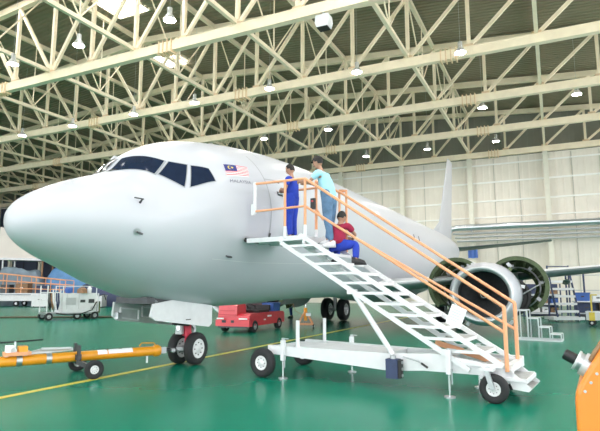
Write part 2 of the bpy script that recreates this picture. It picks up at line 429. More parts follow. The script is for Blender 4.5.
def patch(b, cs, m, off, n=10, grow=0.):
    """quad patch on the hull with corners (s,a) in order"""
    cs = [np.array(c, float) for c in cs]; c0 = sum(cs)/4
    cs = [c + (c-c0)*grow for c in cs]
    P = []
    for i in range(n+1):
        r = []
        for j in range(n+1):
            u, v = i/n, j/n
            c = cs[0]*(1-u)*(1-v) + cs[1]*(1-u)*v + cs[2]*u*v + cs[3]*u*(1-v)
            r.append(S(c[0], c[1], off))
        P.append(r)
    b.grid(P, m)
def mapper(cs):
    cs = [np.array(c, float) for c in cs]      # TL TR BR BL
    def f(u, v, off):                           # u to the right, v up
        c = cs[3]*(1-u)*(1-v) + cs[2]*u*(1-v) + cs[1]*u*v + cs[0]*(1-u)*v
        return S(c[0], c[1], off)
    return f
W1 = [(1.63, 86.8), (1.99, 87.4), (2.335, 59.6), (2.0, 53.8)]
W2 = [(2.385, 57.2), (2.61, 47.2), (2.33, 34.0), (2.06, 52.0)]
W3 = [(2.66, 45.0), (2.92, 35.7), (2.925, 24.5), (2.43, 31.5)]
for side in (0, 1):
    for W in (W1, W2, W3):
        Wm = [(s, 180-a) for s, a in W] if side else W
        b = MB(); patch(b, Wm, 'window_frame', .005, grow=.09); f = b.build('window_frame', air)
        b = MB(); patch(b, Wm, 'cockpit_glass', .009); b.build('window_pane', f)

def ring_seam(s, a0, a1, w, off=.004, lean=0., m='seam', n=40):
    P = []
    for i in range(n+1):
        t = i/n; a = a0+(a1-a0)*t; s0 = s + lean*math.sin(math.radians(a))
        P.append([S(s0-w/2, a, off), S(s0+w/2, a, off)])
    b.grid(P, m)
def line_seam(a, s0, s1, w, off=.004, m='seam', n=20):
    P = []
    for i in range(n+1):
        s = s0+(s1-s0)*i/n; P.append([S(s, a-w/2, off), S(s, a+w/2, off)])
    b.grid(P, m)
b = MB(); ring_seam(4.54, -16, 50, .03); ring_seam(5.42, -16, 26, .02); line_seam(26, 4.54, 5.42, .8); line_seam(-15.8, 4.54, 5.42, .8)
o = b.build('cabin_door', air); o['label'] = 'closed forward cabin door outlined by dark seams'
b = MB(); patch(b, [(4.88, 16.8), (5.12, 16.0), (5.12, 12.8), (4.9, 13.6)], 'dark_mark', .008, 4); b.cyl(S(4.93, 15.2, .01), S(5.09, 14.6, .03), .018, 'steel', n=8); b.build('door_handle', o)
b = MB(); patch(b, [(5.05, 25.6), (5.14, 25.3), (5.14, 23.6), (5.06, 23.9)], 'dark_mark', .008, 3); b.build('door_hinge', o)
b = MB(); patch(b, [(4.52, -12.6), (4.6, -12.6), (4.6, -16), (4.52, -16)], 'dark_mark', .01, 3); b.build('door_stop', o)
b = MB(); ring_seam(5.06, 50, 130, .02, .003, n=40); ring_seam(8.6, -80, 120, .012, .003, m='hull_grey', n=60); ring_seam(12.4, -80, 120, .012, .003, m='hull_grey', n=60)
line_seam(-32, 3.0, 12, .35, .003, m='hull_grey', n=60); b.build('skin_joint', air)
for s, a, r in ((1.389, 22.5, .0), (1.32, -14.1, .0)):
    b = MB(); p = S(s, a, .0); p2 = S(s, a, .10)
    if a > 0:
        b.cyl(p, p2, .022, 'dark_steel', r1=.012, n=8); b.cyl(p2+V(0, .02, 0), p2+V(-.02, -.16, 0), .012, 'dark_steel', n=8); b.build('pitot_probe', air)
    else:
        b.cyl(p, S(s, a, .012), .06, 'steel', n=16); p2 = S(s, a, .05); b.bar(p2-V(0, .02, 0), p2+V(0, .11, -.02), .012, .03, 'dark_steel'); b.cyl(p, p2, .014, 'dark_steel', n=8); b.build('angle_vane', air)
for s, a in ((3.40, -29.6),):
    b = MB(); p = S(s, a, 0); b.prism([(-.07, 0), (.07, 0), (.10, .05), (-.03, .05)], (0, 0, .03), 'dark_mark', origin=S(s, a, 0), ex=(0, 1, 0), ey=(S(s, a, .1)-p)*10); b.build('drain_mast', air)
for s in (17.3, 18.2):
    b = MB(); patch(b, [(s, 15.5), (s+.16, 15.5), (s+.16, 6.5), (s, 6.5)], 'dark_mark', .006, 4); b.build('hull_mark', air)
b = MB(); p = S(2.62, 118, 0); b.prism([(-.14, 0), (.14, 0), (.10, .1), (-.06, .1)], (.03, 0, 0), 'rim_white', origin=p, ex=(0, 1, 0), ey=(0, 0, 1)); b.build('blade_antenna', air)

# flag and lettering
fm = mapper([(3.35, 36.6), (4.11, 35.3), (3.97, 25.9), (3.26, 25.9)])
b = MB()
def fquad(u0, u1, v0, v1, m, off):
    n = max(2, int((u1-u0)*12)); k = 3
    b.grid([[fm(u0+(u1-u0)*i/n, v0+(v1-v0)*j/k, off) for i in range(n+1)] for j in range(k+1)], m)
for i in range(14): fquad(0, 1, i/14, (i+1)/14, 'flag_white' if i % 2 == 0 else 'flag_red', .006)
fquad(0, .5, 6/14, 1, 'flag_blue', .009)
def fpoly(pts, m, off):
    c = (sum(p[0] for p in pts)/len(pts), sum(p[1] for p in pts)/len(pts))
    vs = [fm(*c, off)] + [fm(p[0], p[1], off) for p in pts]; n = len(pts)
    b.add(vs, [(0, 1+i, 1+(i+1) % n) for i in range(n)], m)
out = [(.21+.085*math.cos(t), .72+.15*math.sin(t)) for t in np.linspace(.75, 2*PI-.75, 24)]
inn = [(.233+.07*math.cos(t), .72+.125*math.sin(t)) for t in np.linspace(.95, 2*PI-.95, 24)]
for i in range(23): b.add([fm(*out[i], .012), fm(*out[i+1], .012), fm(*inn[i+1], .012), fm(*inn[i], .012)], [(0,1,2,3)], 'flag_yellow')
fpoly([(.31+(.06 if i % 2 == 0 else .028)*math.cos(PI*i/14), .72+(.11 if i % 2 == 0 else .05)*math.sin(PI*i/14)) for i in range(28)], 'flag_yellow', .012)
o = b.build('flag_decal', air); o['label'] = 'painted flag of red and white stripes with a blue corner, crescent and star'
def text_mesh(txt):
    cu = bpy.data.curves.new('t', 'FONT'); cu.body = txt; cu.resolution_u = 3
    ob = bpy.data.objects.new('t', cu); COL.objects.link(ob)
    dg = bpy.context.evaluated_depsgraph_get(); me = bpy.data.meshes.new_from_object(ob.evaluated_get(dg))
    vs = [tuple(v.co) for v in me.vertices]; fs = [tuple(p.vertices) for p in me.polygons]
    bpy.data.objects.remove(ob); bpy.data.curves.remove(cu); bpy.data.meshes.remove(me)
    return vs, fs
vs, fs = text_mesh('MALAYSIA')
xs = [v[0] for v in vs]; ys = [v[1] for v in vs]; x0, x1, y0, y1 = min(xs), max(xs), min(ys), max(ys)
tm = mapper([(3.30, 23.0), (3.97, 22.4), (3.95, 19.9), (3.28, 20.5)])
b = MB(); b.add([tm((v[0]-x0)/(x1-x0), (v[1]-y0)/(y1-y0), .008) for v in vs], fs, 'letter_grey'); b.build('lettering', air)

# fin, stabilisers, wings
def loft(b, secs, m, n=14, under=None):
    # sections: (leading edge point, trailing edge point, thickness vector)
    P = []
    for le, te, th in secs:
        le, te, th = V(le), V(te), V(th); r = []
        for i in range(2*n):
            t = i/n if i < n else 2-i/n; sg = 1 if i < n else -1
            x = (1-math.cos(PI*t))/2
            y = 2.6*(.2969*math.sqrt(x)-.126*x-.3516*x*x+.2843*x**3-.1015*x**4)*1.9
            r.append(le + (te-le)*x + th*(y*sg*.5))
        P.append(r)
    b.grid(P, m, closed=True); b.add(P[0], [tuple(range(2*n))], m); b.add(P[-1], [tuple(range(2*n-1, -1, -1))], m)
    if under is not None:
        k = b.mi(under)
        for i in range(len(b.f)): pass
b = MB(); loft(b, [((0,31.6,4.8), (0,37.5,4.8), (.62,0,0)), ((0,32.6,6.0), (0,37.75,6.0), (.52,0,0)), ((0,37.1,12.0), (0,39.3,12.0), (.20,0,0)), ((0,37.45,12.1), (0,39.3,12.1), (.10,0,0))], 'hull_white')
loft(b, [((0,28.0,5.1), (0,34.2,5.1), (.22,0,0)), ((0,30.6,5.55), (0,34.0,5.6), (.2,0,0)), ((0,32.9,6.4), (0,34.0,6.5), (.16,0,0))], 'hull_white')
b.build('tail_fin', air)
for sg in (1, -1):
    b = MB(); loft(b, [((sg*.4,33.3,4.45), (sg*.4,37.1,4.45), (0,0,.40)), ((sg*7.1,37.0,5.12), (sg*7.1,38.7,5.12), (0,0,.15)), ((sg*7.25,37.4,5.14), (sg*7.25,38.7,5.14), (0,0,.08))], 'wing_under'); b.build('stabiliser', air)
def wing(sg):
    b = MB()
    loft(b, [((sg*1.2,13.6,1.75), (sg*1.2,21.9,1.75), (0,0,1.0)), ((sg*5.4,16.15,2.12), (sg*5.4,21.9,2.0), (0,0,.62)), ((sg*11.5,19.9,2.74), (sg*11.5,23.1,2.64), (0,0,.36)), ((sg*16.9,23.15,3.32), (sg*16.9,24.75,3.3), (0,0,.18)), ((sg*17.4,23.7,3.6), (sg*17.4,24.9,3.6), (sg*-.10,0,.08)), ((sg*17.95,25.2,6.0), (sg*17.95,25.8,6.0), (sg*-.05,0,0))], 'hull_grey', n=16)
    w = b.build('wing', air)
    b = MB()
    loft(b, [((sg*6.0,16.44,2.14), (sg*6.0,17.2,1.92), (0,0,.34)), ((sg*11.5,19.75,2.70), (sg*11.5,20.3,2.54), (0,0,.24)), ((sg*16.5,22.8,3.24), (sg*16.5,23.2,3.1), (0,0,.15))], 'wing_under', n=10); b.build('slat', w)
    for l in (7.7, 9.6, 12.3):
        s0 = 16.4 + (l-5.4)*.61+1.6; z0 = 2.0+(l-5.4)*.102-.3
        b = MB(); loft(b, [((sg*(l-.14), s0+.3, z0), (sg*(l-.14), s0+3.2, z0-.12), (0,0,.1)), ((sg*l, s0, z0), (sg*l, s0+3.6, z0-.15), (0,0,.5)), ((sg*(l+.14), s0+.3, z0), (sg*(l+.14), s0+3.2, z0-.12), (0,0,.1))], 'wing_under', n=8); b.build('flap_fairing', w)
wing(1); wing(-1)
b = MB(); rr = []
for i in range(25):
    s = 12.6+i*.42; t = math.sin(PI*i/24); rr.append([V(1.95*t**.5*math.cos(a)*1.0, s, 1.75+ -.75*t**.5*math.sin(a)) for a in np.linspace(0, PI, 17)])
b.grid(rr, 'hull_white'); b.build('belly_fairing', air)

def engine(sg):
    L0 = sg*5.02; s0 = 13.2; zc = 1.42
    b = MB()
    b.lathe([(.06, .955), (.2, 1.0), (.5, 1.075), (.9, 1.13), (1.35, 1.155), (1.36, 1.0)], (L0, s0, zc), (0,1,0), 'hull_white', 64, 1.04, .97)
    e = b.build('engine_inlet_cowl', air)
    b = MB(); b.lathe([(.5, .80), (.25, .805), (.10, .83), (.03, .865), (0, .90), (.01, .93), (.06, .955)], (L0, s0, zc), (0,1,0), 'aluminium', 64, 1.04, .97); b.build('inlet_lip', e)
    b = MB(); b.lathe([(.5, .80), (1.2, .80), (1.25, .001)], (L0, s0, zc), (0,1,0), 'dark_steel', 48, 1.03, .97)
    b.build('inlet_duct', e)
    b = MB()
    for i in range(24):
        a = 2*PI*i/24; u = V(math.cos(a), 0, math.sin(a)); w = V(-math.sin(a), 0, math.cos(a)); c = V(L0, s0+.95, zc)
        P = []
        for r in (.2, .4, .6, .78):
            tw = .9*(r/.78); P.append([c+u*r+(w*math.sin(tw+.3)+V(0,1,0)*math.cos(tw+.3))*d*(.07+.06*r) for d in (-1, 0, 1)])
        b.grid(P, 'dark_steel')
    b.build('fan', e)
    b = MB(); b.lathe([(0, .001), (.05, .07), (.15, .14), (.3, .2), (.45, .23)], (L0, s0+.55, zc), (0,1,0), 'black', 24)
    P = [[V(L0+r*math.cos(t), s0+.55+.9*r*(r/.2)-.012+.03, zc+r*math.sin(t)) for r in (k, k+.018)] for t, k in [(i*.25, .03+.0045*i) for i in range(26)]]
    b.grid(P, 'flag_white'); b.build('spinner', e)
    b = MB(); b.lathe([(1.36, .9), (1.5, .98), (2.4, .98), (2.42, .93), (2.6, .90), (4.3, .72), (4.32, .45), (5.2, .30), (5.2, .001)], (L0, s0, zc), (0,1,0), 'dark_steel', 40)
    rnd = random.Random(3)
    for i in range(16):
        a = rnd.uniform(0, 2*PI); r = 1.0; y0 = rnd.uniform(1.5, 1.9)
        b.tube([(L0+r*math.cos(a+d), s0+y0+t, zc+r*math.sin(a+d)) for d, t in ((0, 0), (.05, .2), (.3, .3), (.5, .5), (.5, .75))], .018, ['steel', 'zinc_rib', 'aluminium', 'wood_brown'][i % 4], 6)
    for i in range(12):
        a = rnd.uniform(0, 2*PI); b.box((L0+1.02*math.cos(a), s0+rnd.uniform(1.6, 2.3), zc+1.02*math.sin(a)), (.2, .25, .2), ['aluminium', 'zinc_rib', 'steel'][i % 3], Matrix.Rotation(-a, 3, 'Y'))
    for k in (1, -1):
        b.lathe([(1.9, .55), (1.86, .62), (1.9, .70)], (L0+k*.75, s0, zc-.1), (0,1,0), 'black', 24); b.lathe([(1.88, .001), (1.9, .56)], (L0+k*.75, s0, zc-.1), (0,1,0), 'black', 24)
        for i in range(9):
            a = rnd.uniform(-1.1, 1.2); r = rnd.uniform(1.06, 1.3); b.box((L0+k*r*math.cos(a), s0+rnd.uniform(1.5, 1.8), zc+r*math.sin(a)), (.13, .2, .11), ['aluminium', 'paper', 'zinc_rib', 'steel'][i % 4], Matrix.Rotation(a, 3, 'Y'))
    for k in (1.6, 2.0, 2.38): b.lathe([(k, .97), (k, 1.03), (k+.05, 1.03), (k+.05, .97)], (L0, s0, zc), (0,1,0), 'zinc_rib', 40)
    b.build('engine_core', e)
    b = MB(); b.prism([(s0+1.6, 2.35), (s0+2.2, 2.55), (s0+4.4, 2.5), (s0+5.4, 2.1), (s0+4.8, 1.7), (s0+2.4, 2.25)], (.36, 0, 0), 'hull_white', origin=(L0-.18, 0, 0), ex=(0,1,0), ey=(0,0,1)); b.build('pylon', e)
    # opened fan cowls, green primer and ribs inside
    for k in (1, -1):
        cx = L0 + k*1.02; cz = zc+.28; b = MB(); R = 1.04
        angs = np.linspace(math.radians(140), math.radians(-48), 30) if k > 0 else np.linspace(math.radians(40), math.radians(228), 30)
        y0, y1 = s0+1.45, s0+2.85
        pt = lambda r, a, y: V(cx+r*math.cos(a), y, cz+r*math.sin(a))
        b.grid([[pt(R, a, y0), pt(R, a, y1)] for a in angs], 'hull_grey')
        b.grid([[pt(R-.03, a, y0), pt(R-.03, a, y1)] for a in angs], 'zinc_green')
        for yy in (y0, y1-.08): b.grid([[pt(R, a, yy), pt(R-.14, a, yy), pt(R-.14, a, yy+.08), pt(R, a, yy+.08)] for a in angs], 'zinc_green', smooth=False)
        for a in (angs[0], angs[-1]): b.grid([[pt(R, a, y0), pt(R, a, y1)], [pt(R-.12, a, y0), pt(R-.12, a, y1)]], 'zinc_green', smooth=False)
        o = b.build('fan_cowl', e)
        for yy in np.linspace(y0+.28, y1-.35, 3):
            b = MB(); b.grid([[pt(R-.02, a, yy), pt(R-.11, a, yy), pt(R-.11, a, yy+.05), pt(R-.02, a, yy+.05)] for a in angs], 'zinc_rib', smooth=False); b.build('rib', o)
        for a in angs[4:-2:5]:
            b = MB(); b.bar(pt(R-.07, a, y0+.05), pt(R-.07, a, y1-.05), .06, .08, 'zinc_rib'); b.build('stringer', o)
        b = MB(); b.cyl(pt(R-.1, angs[20], y0+.3), (L0+k*.85, y0+.3, zc-.2), .025, 'steel', n=8); b.build('hold_open_rod', o)
    # reverser halves behind, swung open, with a ribbed forward bulkhead
    for k in (1, -1):
        cx = L0 + k*.98; cz = zc+.22; b = MB()
        angs = np.linspace(math.radians(125), math.radians(-75), 28) if k > 0 else np.linspace(math.radians(55), math.radians(255), 28)
        pt = lambda r, a, y: V(cx+r*math.cos(a), y, cz+r*math.sin(a))
        b.grid([[pt(.98, a, s0+2.95), pt(.92, a, s0+4.5)] for a in angs], 'hull_grey')
        b.grid([[pt(.98, a, s0+2.95), pt(.62, a, s0+3.0), pt(.56, a, s0+4.3)] for a in angs], 'zinc_green')
        o = b.build('reverser_half', e)
        for n_, a in enumerate(angs[1:-1:3]):
            b = MB(); b.bar(pt(.66, a, s0+2.95), pt(.96, a, s0+2.92), .07, .06, 'zinc_rib'); b.build('rib', o)
            if n_ % 2 == k % 2: b = MB(); b.box(pt(.8, a+.12, s0+2.92), (.16, .14, .12), ['aluminium', 'steel', 'paper'][n_ % 3], Matrix.Rotation(-a, 3, 'Y')); b.build('actuator', o)
        b = MB(); b.tube([pt(.75, a, s0+2.86+.03*math.sin(9*a)) for a in angs], .03, 'steel', 8); b.build('ring_pipe', o)
engine(1); engine(-1)

# nose gear
ng = MB(); ng.cyl((0, 4.2, .34), (0, 4.12, 1.6), .055, 'chrome', n=16); ng.cyl((0, 4.17, .62), (0, 4.1, 1.7), .085, 'white_paint', n=16)
ng.cyl((-.28, 4.2, .345), (.28, 4.2, .345), .045, 'steel', n=12); ng.bar((0, 4.3, .42), (0, 4.42, .75), .05, .07, 'steel'); ng.bar((0, 4.42, .75), (0, 4.22, .95), .05, .07, 'steel')
ng.tube([(.0, 4.15, 1.1), (0, 4.7, 1.5)], .04, 'white_paint'); ng.cyl((.10, 4.05, .5), (.1, 4.02, .9), .02, 'black', n=8)
gear = ng.build('nose_landing_gear', air)
for sg in (1, -1):
    b = MB(); b.wheel((sg*.215, 4.2, .343), (1,0,0), .343, .20, .60); w = b.build('wheel', gear)
b = MB(); b.hub((.215, 4.2, .343), (1,0,0), .21, .20); b.build('wheel_hub', gear)
b = MB(); b.hub((-.215, 4.2, .343), (1,0,0), .21, .20); b.build('wheel_hub', gear)
b = MB(); b.cyl((0, 4.16, .62), (0, 4.12, 1.12), .10, 'red_sleeve', n=14); b.box((.11, 4.02, .78), (.02, .12, .62), 'red_sleeve'); b.build('lock_sleeve', gear)['label'] = 'red ground lock sleeve'
b = MB(); b.box((-.06, 3.98, .78), (.16, .08, .26), 'white_paint'); b.cyl((-.06, 3.93, .78), (-.06, 3.99, .78), .06, 'chrome', n=12); b.build('taxi_light', gear)
b = MB(); b.bar((-.12, 3.98, .35), (.12, 3.98, .35), .06, .07, 'steel'); b.bar((-.1, 3.98, .35), (-.06, 4.2, .35), .04, .05, 'steel'); b.bar((.1, 3.98, .35), (.06, 4.2, .35), .04, .05, 'steel'); b.build('tow_fitting', gear)
# gear bay doors hang either side of the leg
b = MB(); b.prism([(2.55, 1.33), (3.15, 1.40), (4.42, 1.25), (4.42, .86), (4.32, .80), (2.62, 1.02), (2.48, 1.1)], (.04, 0, 0), 'white_paint', origin=(.42, 0, 0), ex=(0,1,0), ey=(0,0,1))
d = b.build('nose_gear_door', air)
b = MB(); b.prism([(3.52, 1.0), (3.68, 1.0), (3.68, .98), (3.52, .98)], (.006, 0, 0), 'dark_mark', origin=(.458, 0, 0), ex=(0,1,0), ey=(0,0,1)); b.build('door_latch', d)
b = MB()
for y in (2.7, 4.2): b.cyl((.40, y, 1.35 if y < 3 else 1.2), (.2, y, 1.5), .03, 'steel', n=8)
b.cyl((.40, 3.2, .93), (.40, 3.7, .88), .03, 'black', n=8); b.build('door_link', d)
b = MB(); b.prism([(2.45, 1.36), (4.42, 1.25), (4.42, .86), (4.32, .80), (2.55, 1.0), (2.42, 1.1)], (-.04, 0, 0), 'door_inner', origin=(-.42, 0, 0), ex=(0,1,0), ey=(0,0,1))
for y0, y1 in ((2.6, 3.1), (3.2, 3.7), (3.8, 4.3)):
    for a, c in (((y0, 1.24), (y1, 1.2)), ((y0, 1.06), (y1, .98)), ((y0, 1.24), (y0, 1.06)), ((y1, 1.2), (y1, .98))): b.bar((-.40, *a), (-.40, *c), .035, .03, 'white_paint')
b.box((-.38, 2.52, 1.1), (.1, .1, .12), 'steel'); d = b.build('nose_gear_door', air)
b = MB(); b.prism([(2.45, 1.46), (4.45, 1.34), (4.45, 1.20), (2.45, 1.335)], (.76, 0, 0), 'dark_steel', origin=(-.38, 0, 0), ex=(0,1,0), ey=(0,0,1)); b.build('gear_bay', air)
for sg in (1, -1):
    g = MB(); g.cyl((sg*2.86, 19.8, .55), (sg*2.86, 19.7, 2.0), .10, 'steel', n=14); g.cyl((sg*2.5, 19.8, .56), (sg*3.2, 19.8, .56), .07, 'steel', n=12); g.cyl((sg*2.86, 19.75, 1.2), (sg*1.6, 19.75, 1.75), .05, 'steel', n=10)
    g = g.build('main_landing_gear', air)
    for d in (-.43, .43):
        b = MB(); b.wheel((sg*2.86+d, 19.8, .565), (1,0,0), .565, .40, .52); b.build('wheel', g)
        b = MB(); b.hub((sg*2.86+d, 19.8, .565), (1,0,0), .30, .40, 'steel'); b.build('wheel_hub', g)

# ------------------------------------------------------------------ boarding stairs on a wheeled trolley
st = thing('boarding_stairs', 'white wheeled access stairs with orange handrails leading up to the cockpit side door', 'stairs', (-4.9, 8.7, 0), math.radians(-6.8))
ZU = lambda x: 3.04-.603*x
ZL = lambda x: 2.66-.604*x
W = .80
BEAM = [(0, .42), (0, .57), (2.45, .575), (3.2, .62), (3.75, .56), (4.32, .46), (4.32, .36), (3.0, .35), (2.45, .30)]
b = MB(); b.prism(BEAM, (0, .09, 0), 'white_paint', origin=(0, .02, 0)); b.build('base_beam', st)
b = MB()
P = [(0, 1.33), (2.45, 1.0), (4.32, .84)]
for (xa, ya), (xc, yc) in zip(P[:-1], P[1:]): b.prism([(0, 0), (0, .15), (1, .15), (1, 0)], (0, .09, 0), 'white_paint', origin=(xa, ya, .42), ex=(xc-xa, yc-ya, 0), ey=(0, 0, 1))
b.build('base_beam', st)
for x, y1 in ((.04, 1.36), (.9, 1.25), (2.3, 1.04), (3.3, .93), (4.27, .86)):
    b = MB(); b.box((x, (y1+.06)/2, .48), (.09, y1-.06, .10), 'white_paint'); b.build('cross_beam', st)
b = MB(); b.box((1.2, .58, .545), (2.3, .95, .02), 'white_paint'); b.build('base_plate', st)
# wheels
def trolley_wheel(c, R, w, fork):
    b = MB(); b.wheel(c, (0,1,0), R, w, .5); t = b.build('wheel', st)
    b = MB(); b.hub(c, (0,1,0), R*.5, w, 'rim_white', 20); b.build('wheel_hub', t)
    b = MB()
    if fork:
        for d in (-1, 1): b.bar((c[0], c[1]+d*(w/2+.02), c[2]), (c[0]-.08, c[1]+d*(w/2+.01), c[2]+R+.05), .03, .07, 'steel')
        b.box((c[0]-.08, c[1], c[2]+R+.06), (.2, w+.1, .03), 'white_paint')
        b.cyl((c[0]-.08, c[1], c[2]+R+.05), (c[0]-.08, c[1]+.02, .46), .05, 'steel', n=12)
    else: b.cyl((c[0], c[1]-.02, c[2]), (c[0]+.03, c[1]+fork_len(c), c[2]), .035, 'steel', n=10); b.bar((c[0]+.06, c[1]+fork_len(c)*.8, c[2]), (c[0]+.06, c[1]+fork_len(c)*.8, .44), .07, .07, 'white_paint')
    b.build('axle', t)
def fork_len(c): return .22 if c[1] < .5 else -.28
trolley_wheel((-.02, -.10, .262), .262, .17, False); trolley_wheel((-.20, 1.60, .262), .262, .17, False)
trolley_wheel((4.08, -.10, .205), .205, .13, True); trolley_wheel((4.03, 1.0, .205), .205, .13, True)
for x, y in ((.38, -.03), (1.1, 1.30), (3.42, -.04), (3.60, 1.0)):
    b = MB(); b.cyl((x, y, .02), (x, y, .40), .018, 'chrome', n=10); b.box((x, y, .52 if x > 3 else .5), (.07, .07, .36), 'white_paint'); b.cyl((x, y, 0.0), (x, y, .02), .085, 'steel', n=16)
    b.cyl((x, y, .68), (x, y, .72), .03, 'steel', n=8); b.bar((x, y, .71), (x+.12, y, .71), .015, .015, 'steel'); b.cyl((x+.05, y-.02, .2), (x+.05, y-.02, .42), .012, 'steel', n=6)
    b.bar((x, y, .41), (x+.06, y-.02, .41), .02, .02, 'steel'); b.build('jack_leg', st)
for x, y, z in ((.64, .06, 1.04), (.52, 1.24, 1.02)):
    b = MB(); b.cyl((x, y, .5), (x, y, z), .035, 'white_paint', n=14); b.cyl((x, y, .565), (x, y, .58), .07, 'white_paint', n=14); b.build('stub_post', st)
# stair flight : two trussed sides with level webs
for y in (0, W):
    b = MB(); b.bar((.72, y, ZU(.72)), (4.2, y, ZU(4.2)), .045, .075, 'white_paint'); b.bar((.30, y, ZL(.30)), (3.72, y, ZL(3.72)), .045, .075, 'white_paint')
    b.build('stair_side', st)
NT = 13
treads = [2.40 - .172*i for i in range(NT)]
for i, z in enumerate(treads):
    xu = (3.04-z)/.603; xl = (2.66-z)/.604
    b = MB(); b.box(((xu+xl)/2+.16, W/2, z+.005), (.30, W-.06, .022), 'tread_grey')
    b.bar((xu+.01, .02, z-.015), (xu+.01, W-.02, z-.015), .03, .05, 'white_paint')
    tr = b.build('tread', st)
    for y in (.0, W):
        c = MB(); c.bar((xl+.02, y, z), (xu, y, z), .04, .045, 'white_paint'); c.build('tread_bracket', tr)
b = MB()
b.cyl((1.78, .02, ZL(1.78)), (2.5, .02, .56), .045, 'white_paint', n=14); b.box((1.78, .02, ZL(1.78)-.02), (.16, .09, .08), 'white_paint'); b.build('prop_strut', st)
# top platform
b = MB(); b.box((.16, .66, 2.575), (1.36, 1.32, .03), 'white_paint'); b.box((.16, .02, 2.55), (1.36, .05, .09), 'white_paint'); b.box((.82, .66, 2.53), (.05, 1.3, .10), 'white_paint')
for y in (.4, .8, 1.28): b.box((.16, y, 2.53), (1.34, .05, .07), 'white_paint')
pf = b.build('platform', st)
b = MB(); b.cyl((-.55, 0, 2.57), (-.55, 1.32, 2.57), .045, 'rubber', n=14); b.build('bumper', pf)
for y in (0, W):
    b = MB(); b.bar((.30, y, 2.52), (.30, y, ZL(.30)), .05, .06, 'white_paint'); b.bar((.82, y, 2.5), (.82, y, 2.4), .05, .06, 'white_paint'); b.build('platform_bracket', pf)
# handrails
r = .026
b = MB()
b.tube([(-.33, 0, 3.67), (.84, 0, 3.65), (4.26, 0, 1.345)], r, 'orange_rail', 10)
b.tube([(-.33, 0, 3.12), (.84, 0, 3.13), (4.26, 0, .975)], r*.9, 'orange_rail', 10)
b.cyl((.84, 0, 2.78), (.84, 0, 3.66), r, 'orange_rail', n=12); b.cyl((.39, 0, 2.78), (.39, 0, 3.66), r, 'orange_rail', n=12); b.cyl((4.25, 0, .44), (4.25, 0, 1.35), r*1.15, 'orange_rail', n=12)
b.cyl((.84, 0, 2.56), (.84, 0, 2.78), r*1.25, 'white_paint', n=12); b.cyl((.39, 0, 2.56), (.39, 0, 2.78), r*1.25, 'white_paint', n=12)
hr = b.build('handrail', st)
b = MB(); b.cyl((-.33, 0, 3.08), (-.33, 0, 3.70), .035, 'white_paint', n=12); b.box((-.37, 0, 3.16), (.07, .06, .22), 'white_paint'); b.build('end_guard', hr)['label'] = 'white padded end of the platform handrail'
b = MB()
b.tube([(.60, W, 3.76), (1.2, W, 3.45), (4.26, W, 1.385)], r, 'orange_rail', 10)
b.tube([(.60, W, 3.2), (.75, W, 2.98), (4.24, W, .985)], r*.9, 'orange_rail', 10)
b.cyl((.60, W, 2.56), (.60, W, 3.78), r*1.1, 'orange_rail', n=12); b.cyl((4.25, W, .46), (4.25, W, 1.39), r*1.15, 'orange_rail', n=12)
b.cyl((.60, W, 2.56), (.60, W, 2.78), r*1.3, 'white_paint', n=12)
for x in (1.12, 1.27): b.cyl((x, W+.02, ZU(x)+.0), (x, W+.02, 3.52), r*.9, 'orange_rail', n=10)
b.tube([(1.12, W+.02, 3.52), (1.27, W+.02, 3.50)], r, 'orange_rail', 10)
b.tube([(.60, W, 3.76), (.60, 1.3, 3.74), (-.2, 1.3, 3.74)], r, 'orange_rail', 10); b.cyl((.60, 1.3, 2.58), (.60, 1.3, 3.74), r, 'orange_rail', n=10)
b.build('handrail', st)
b = MB(); b.box((.56, W-.04, 3.30), (.10, .07, .22), 'black'); b.cyl((.56, W-.09, 3.35), (.56, W-.06, 3.35), .02, 'red_paint', n=10); b.build('control_box', st)['label'] = 'small black control box on the handrail post'
b = MB(); b.box((2.54, -.075, .36), (.20, .15, .30), 'navy_box'); b.box((2.66, -.075, .36), (.05, .12, .28), 'black')
for z in (.26, .36, .46): b.cyl((2.68, -.075, z), (2.70, -.075, z), .025, 'steel', n=8)
b.cyl((2.54, -.075, .51), (2.54, -.075, .56), .05, 'steel', n=10); b.build('pump_box', st)['label'] = 'dark blue hydraulic pump box'
b = MB(); b.tube([(2.70, -.05, .55), (2.95, -.06, .5), (3.02, -.06, .46)], .012, 'steel', 6); b.cyl((3.0, -.06, .47), (3.1, -.06, .41), .018, 'black', n=8); b.build('pump_lever', st)
# placard hung on the near rail
RX = Matrix.Rotation(math.radians(22), 3, 'Y')
b = MB(); b.box((3.56, -.035, 1.20), (.235, .012, .31), 'paper', RX)
pl = b.build('notice_board', st); pl['label'] = 'tilted white notice board hung on the lower handrail'
b = MB()
for i, wd in enumerate((.10, .15, .13, .15, .09)):
    c = V(3.56, -.043, 1.20) + RX @ V(-.01, 0, .09-.04*i); b.box(c, (wd, .003, .012), 'paper_ink', RX)
b.build('printed_lines', pl)
# folded orange bar low on the flight and the foot ramp
b = MB(); b.bar((3.10, .36, .76), (4.08, .36, .50), .05, .085, 'orange_rail'); b.build('toe_bar', st)
b = MB()
for y in (.03, W-.03): b.prism([(4.20, .45), (4.27, .47), (4.56, .23), (4.52, .18), (4.31, .20)], (0, .02, 0), 'white_paint', origin=(0, y-.01, 0))
b.box((4.45, W/2, .21), (.17, W-.05, .025), 'tread_grey', Matrix.Rotation(math.radians(4), 3, 'Y'))
b.build('foot_ramp', st)

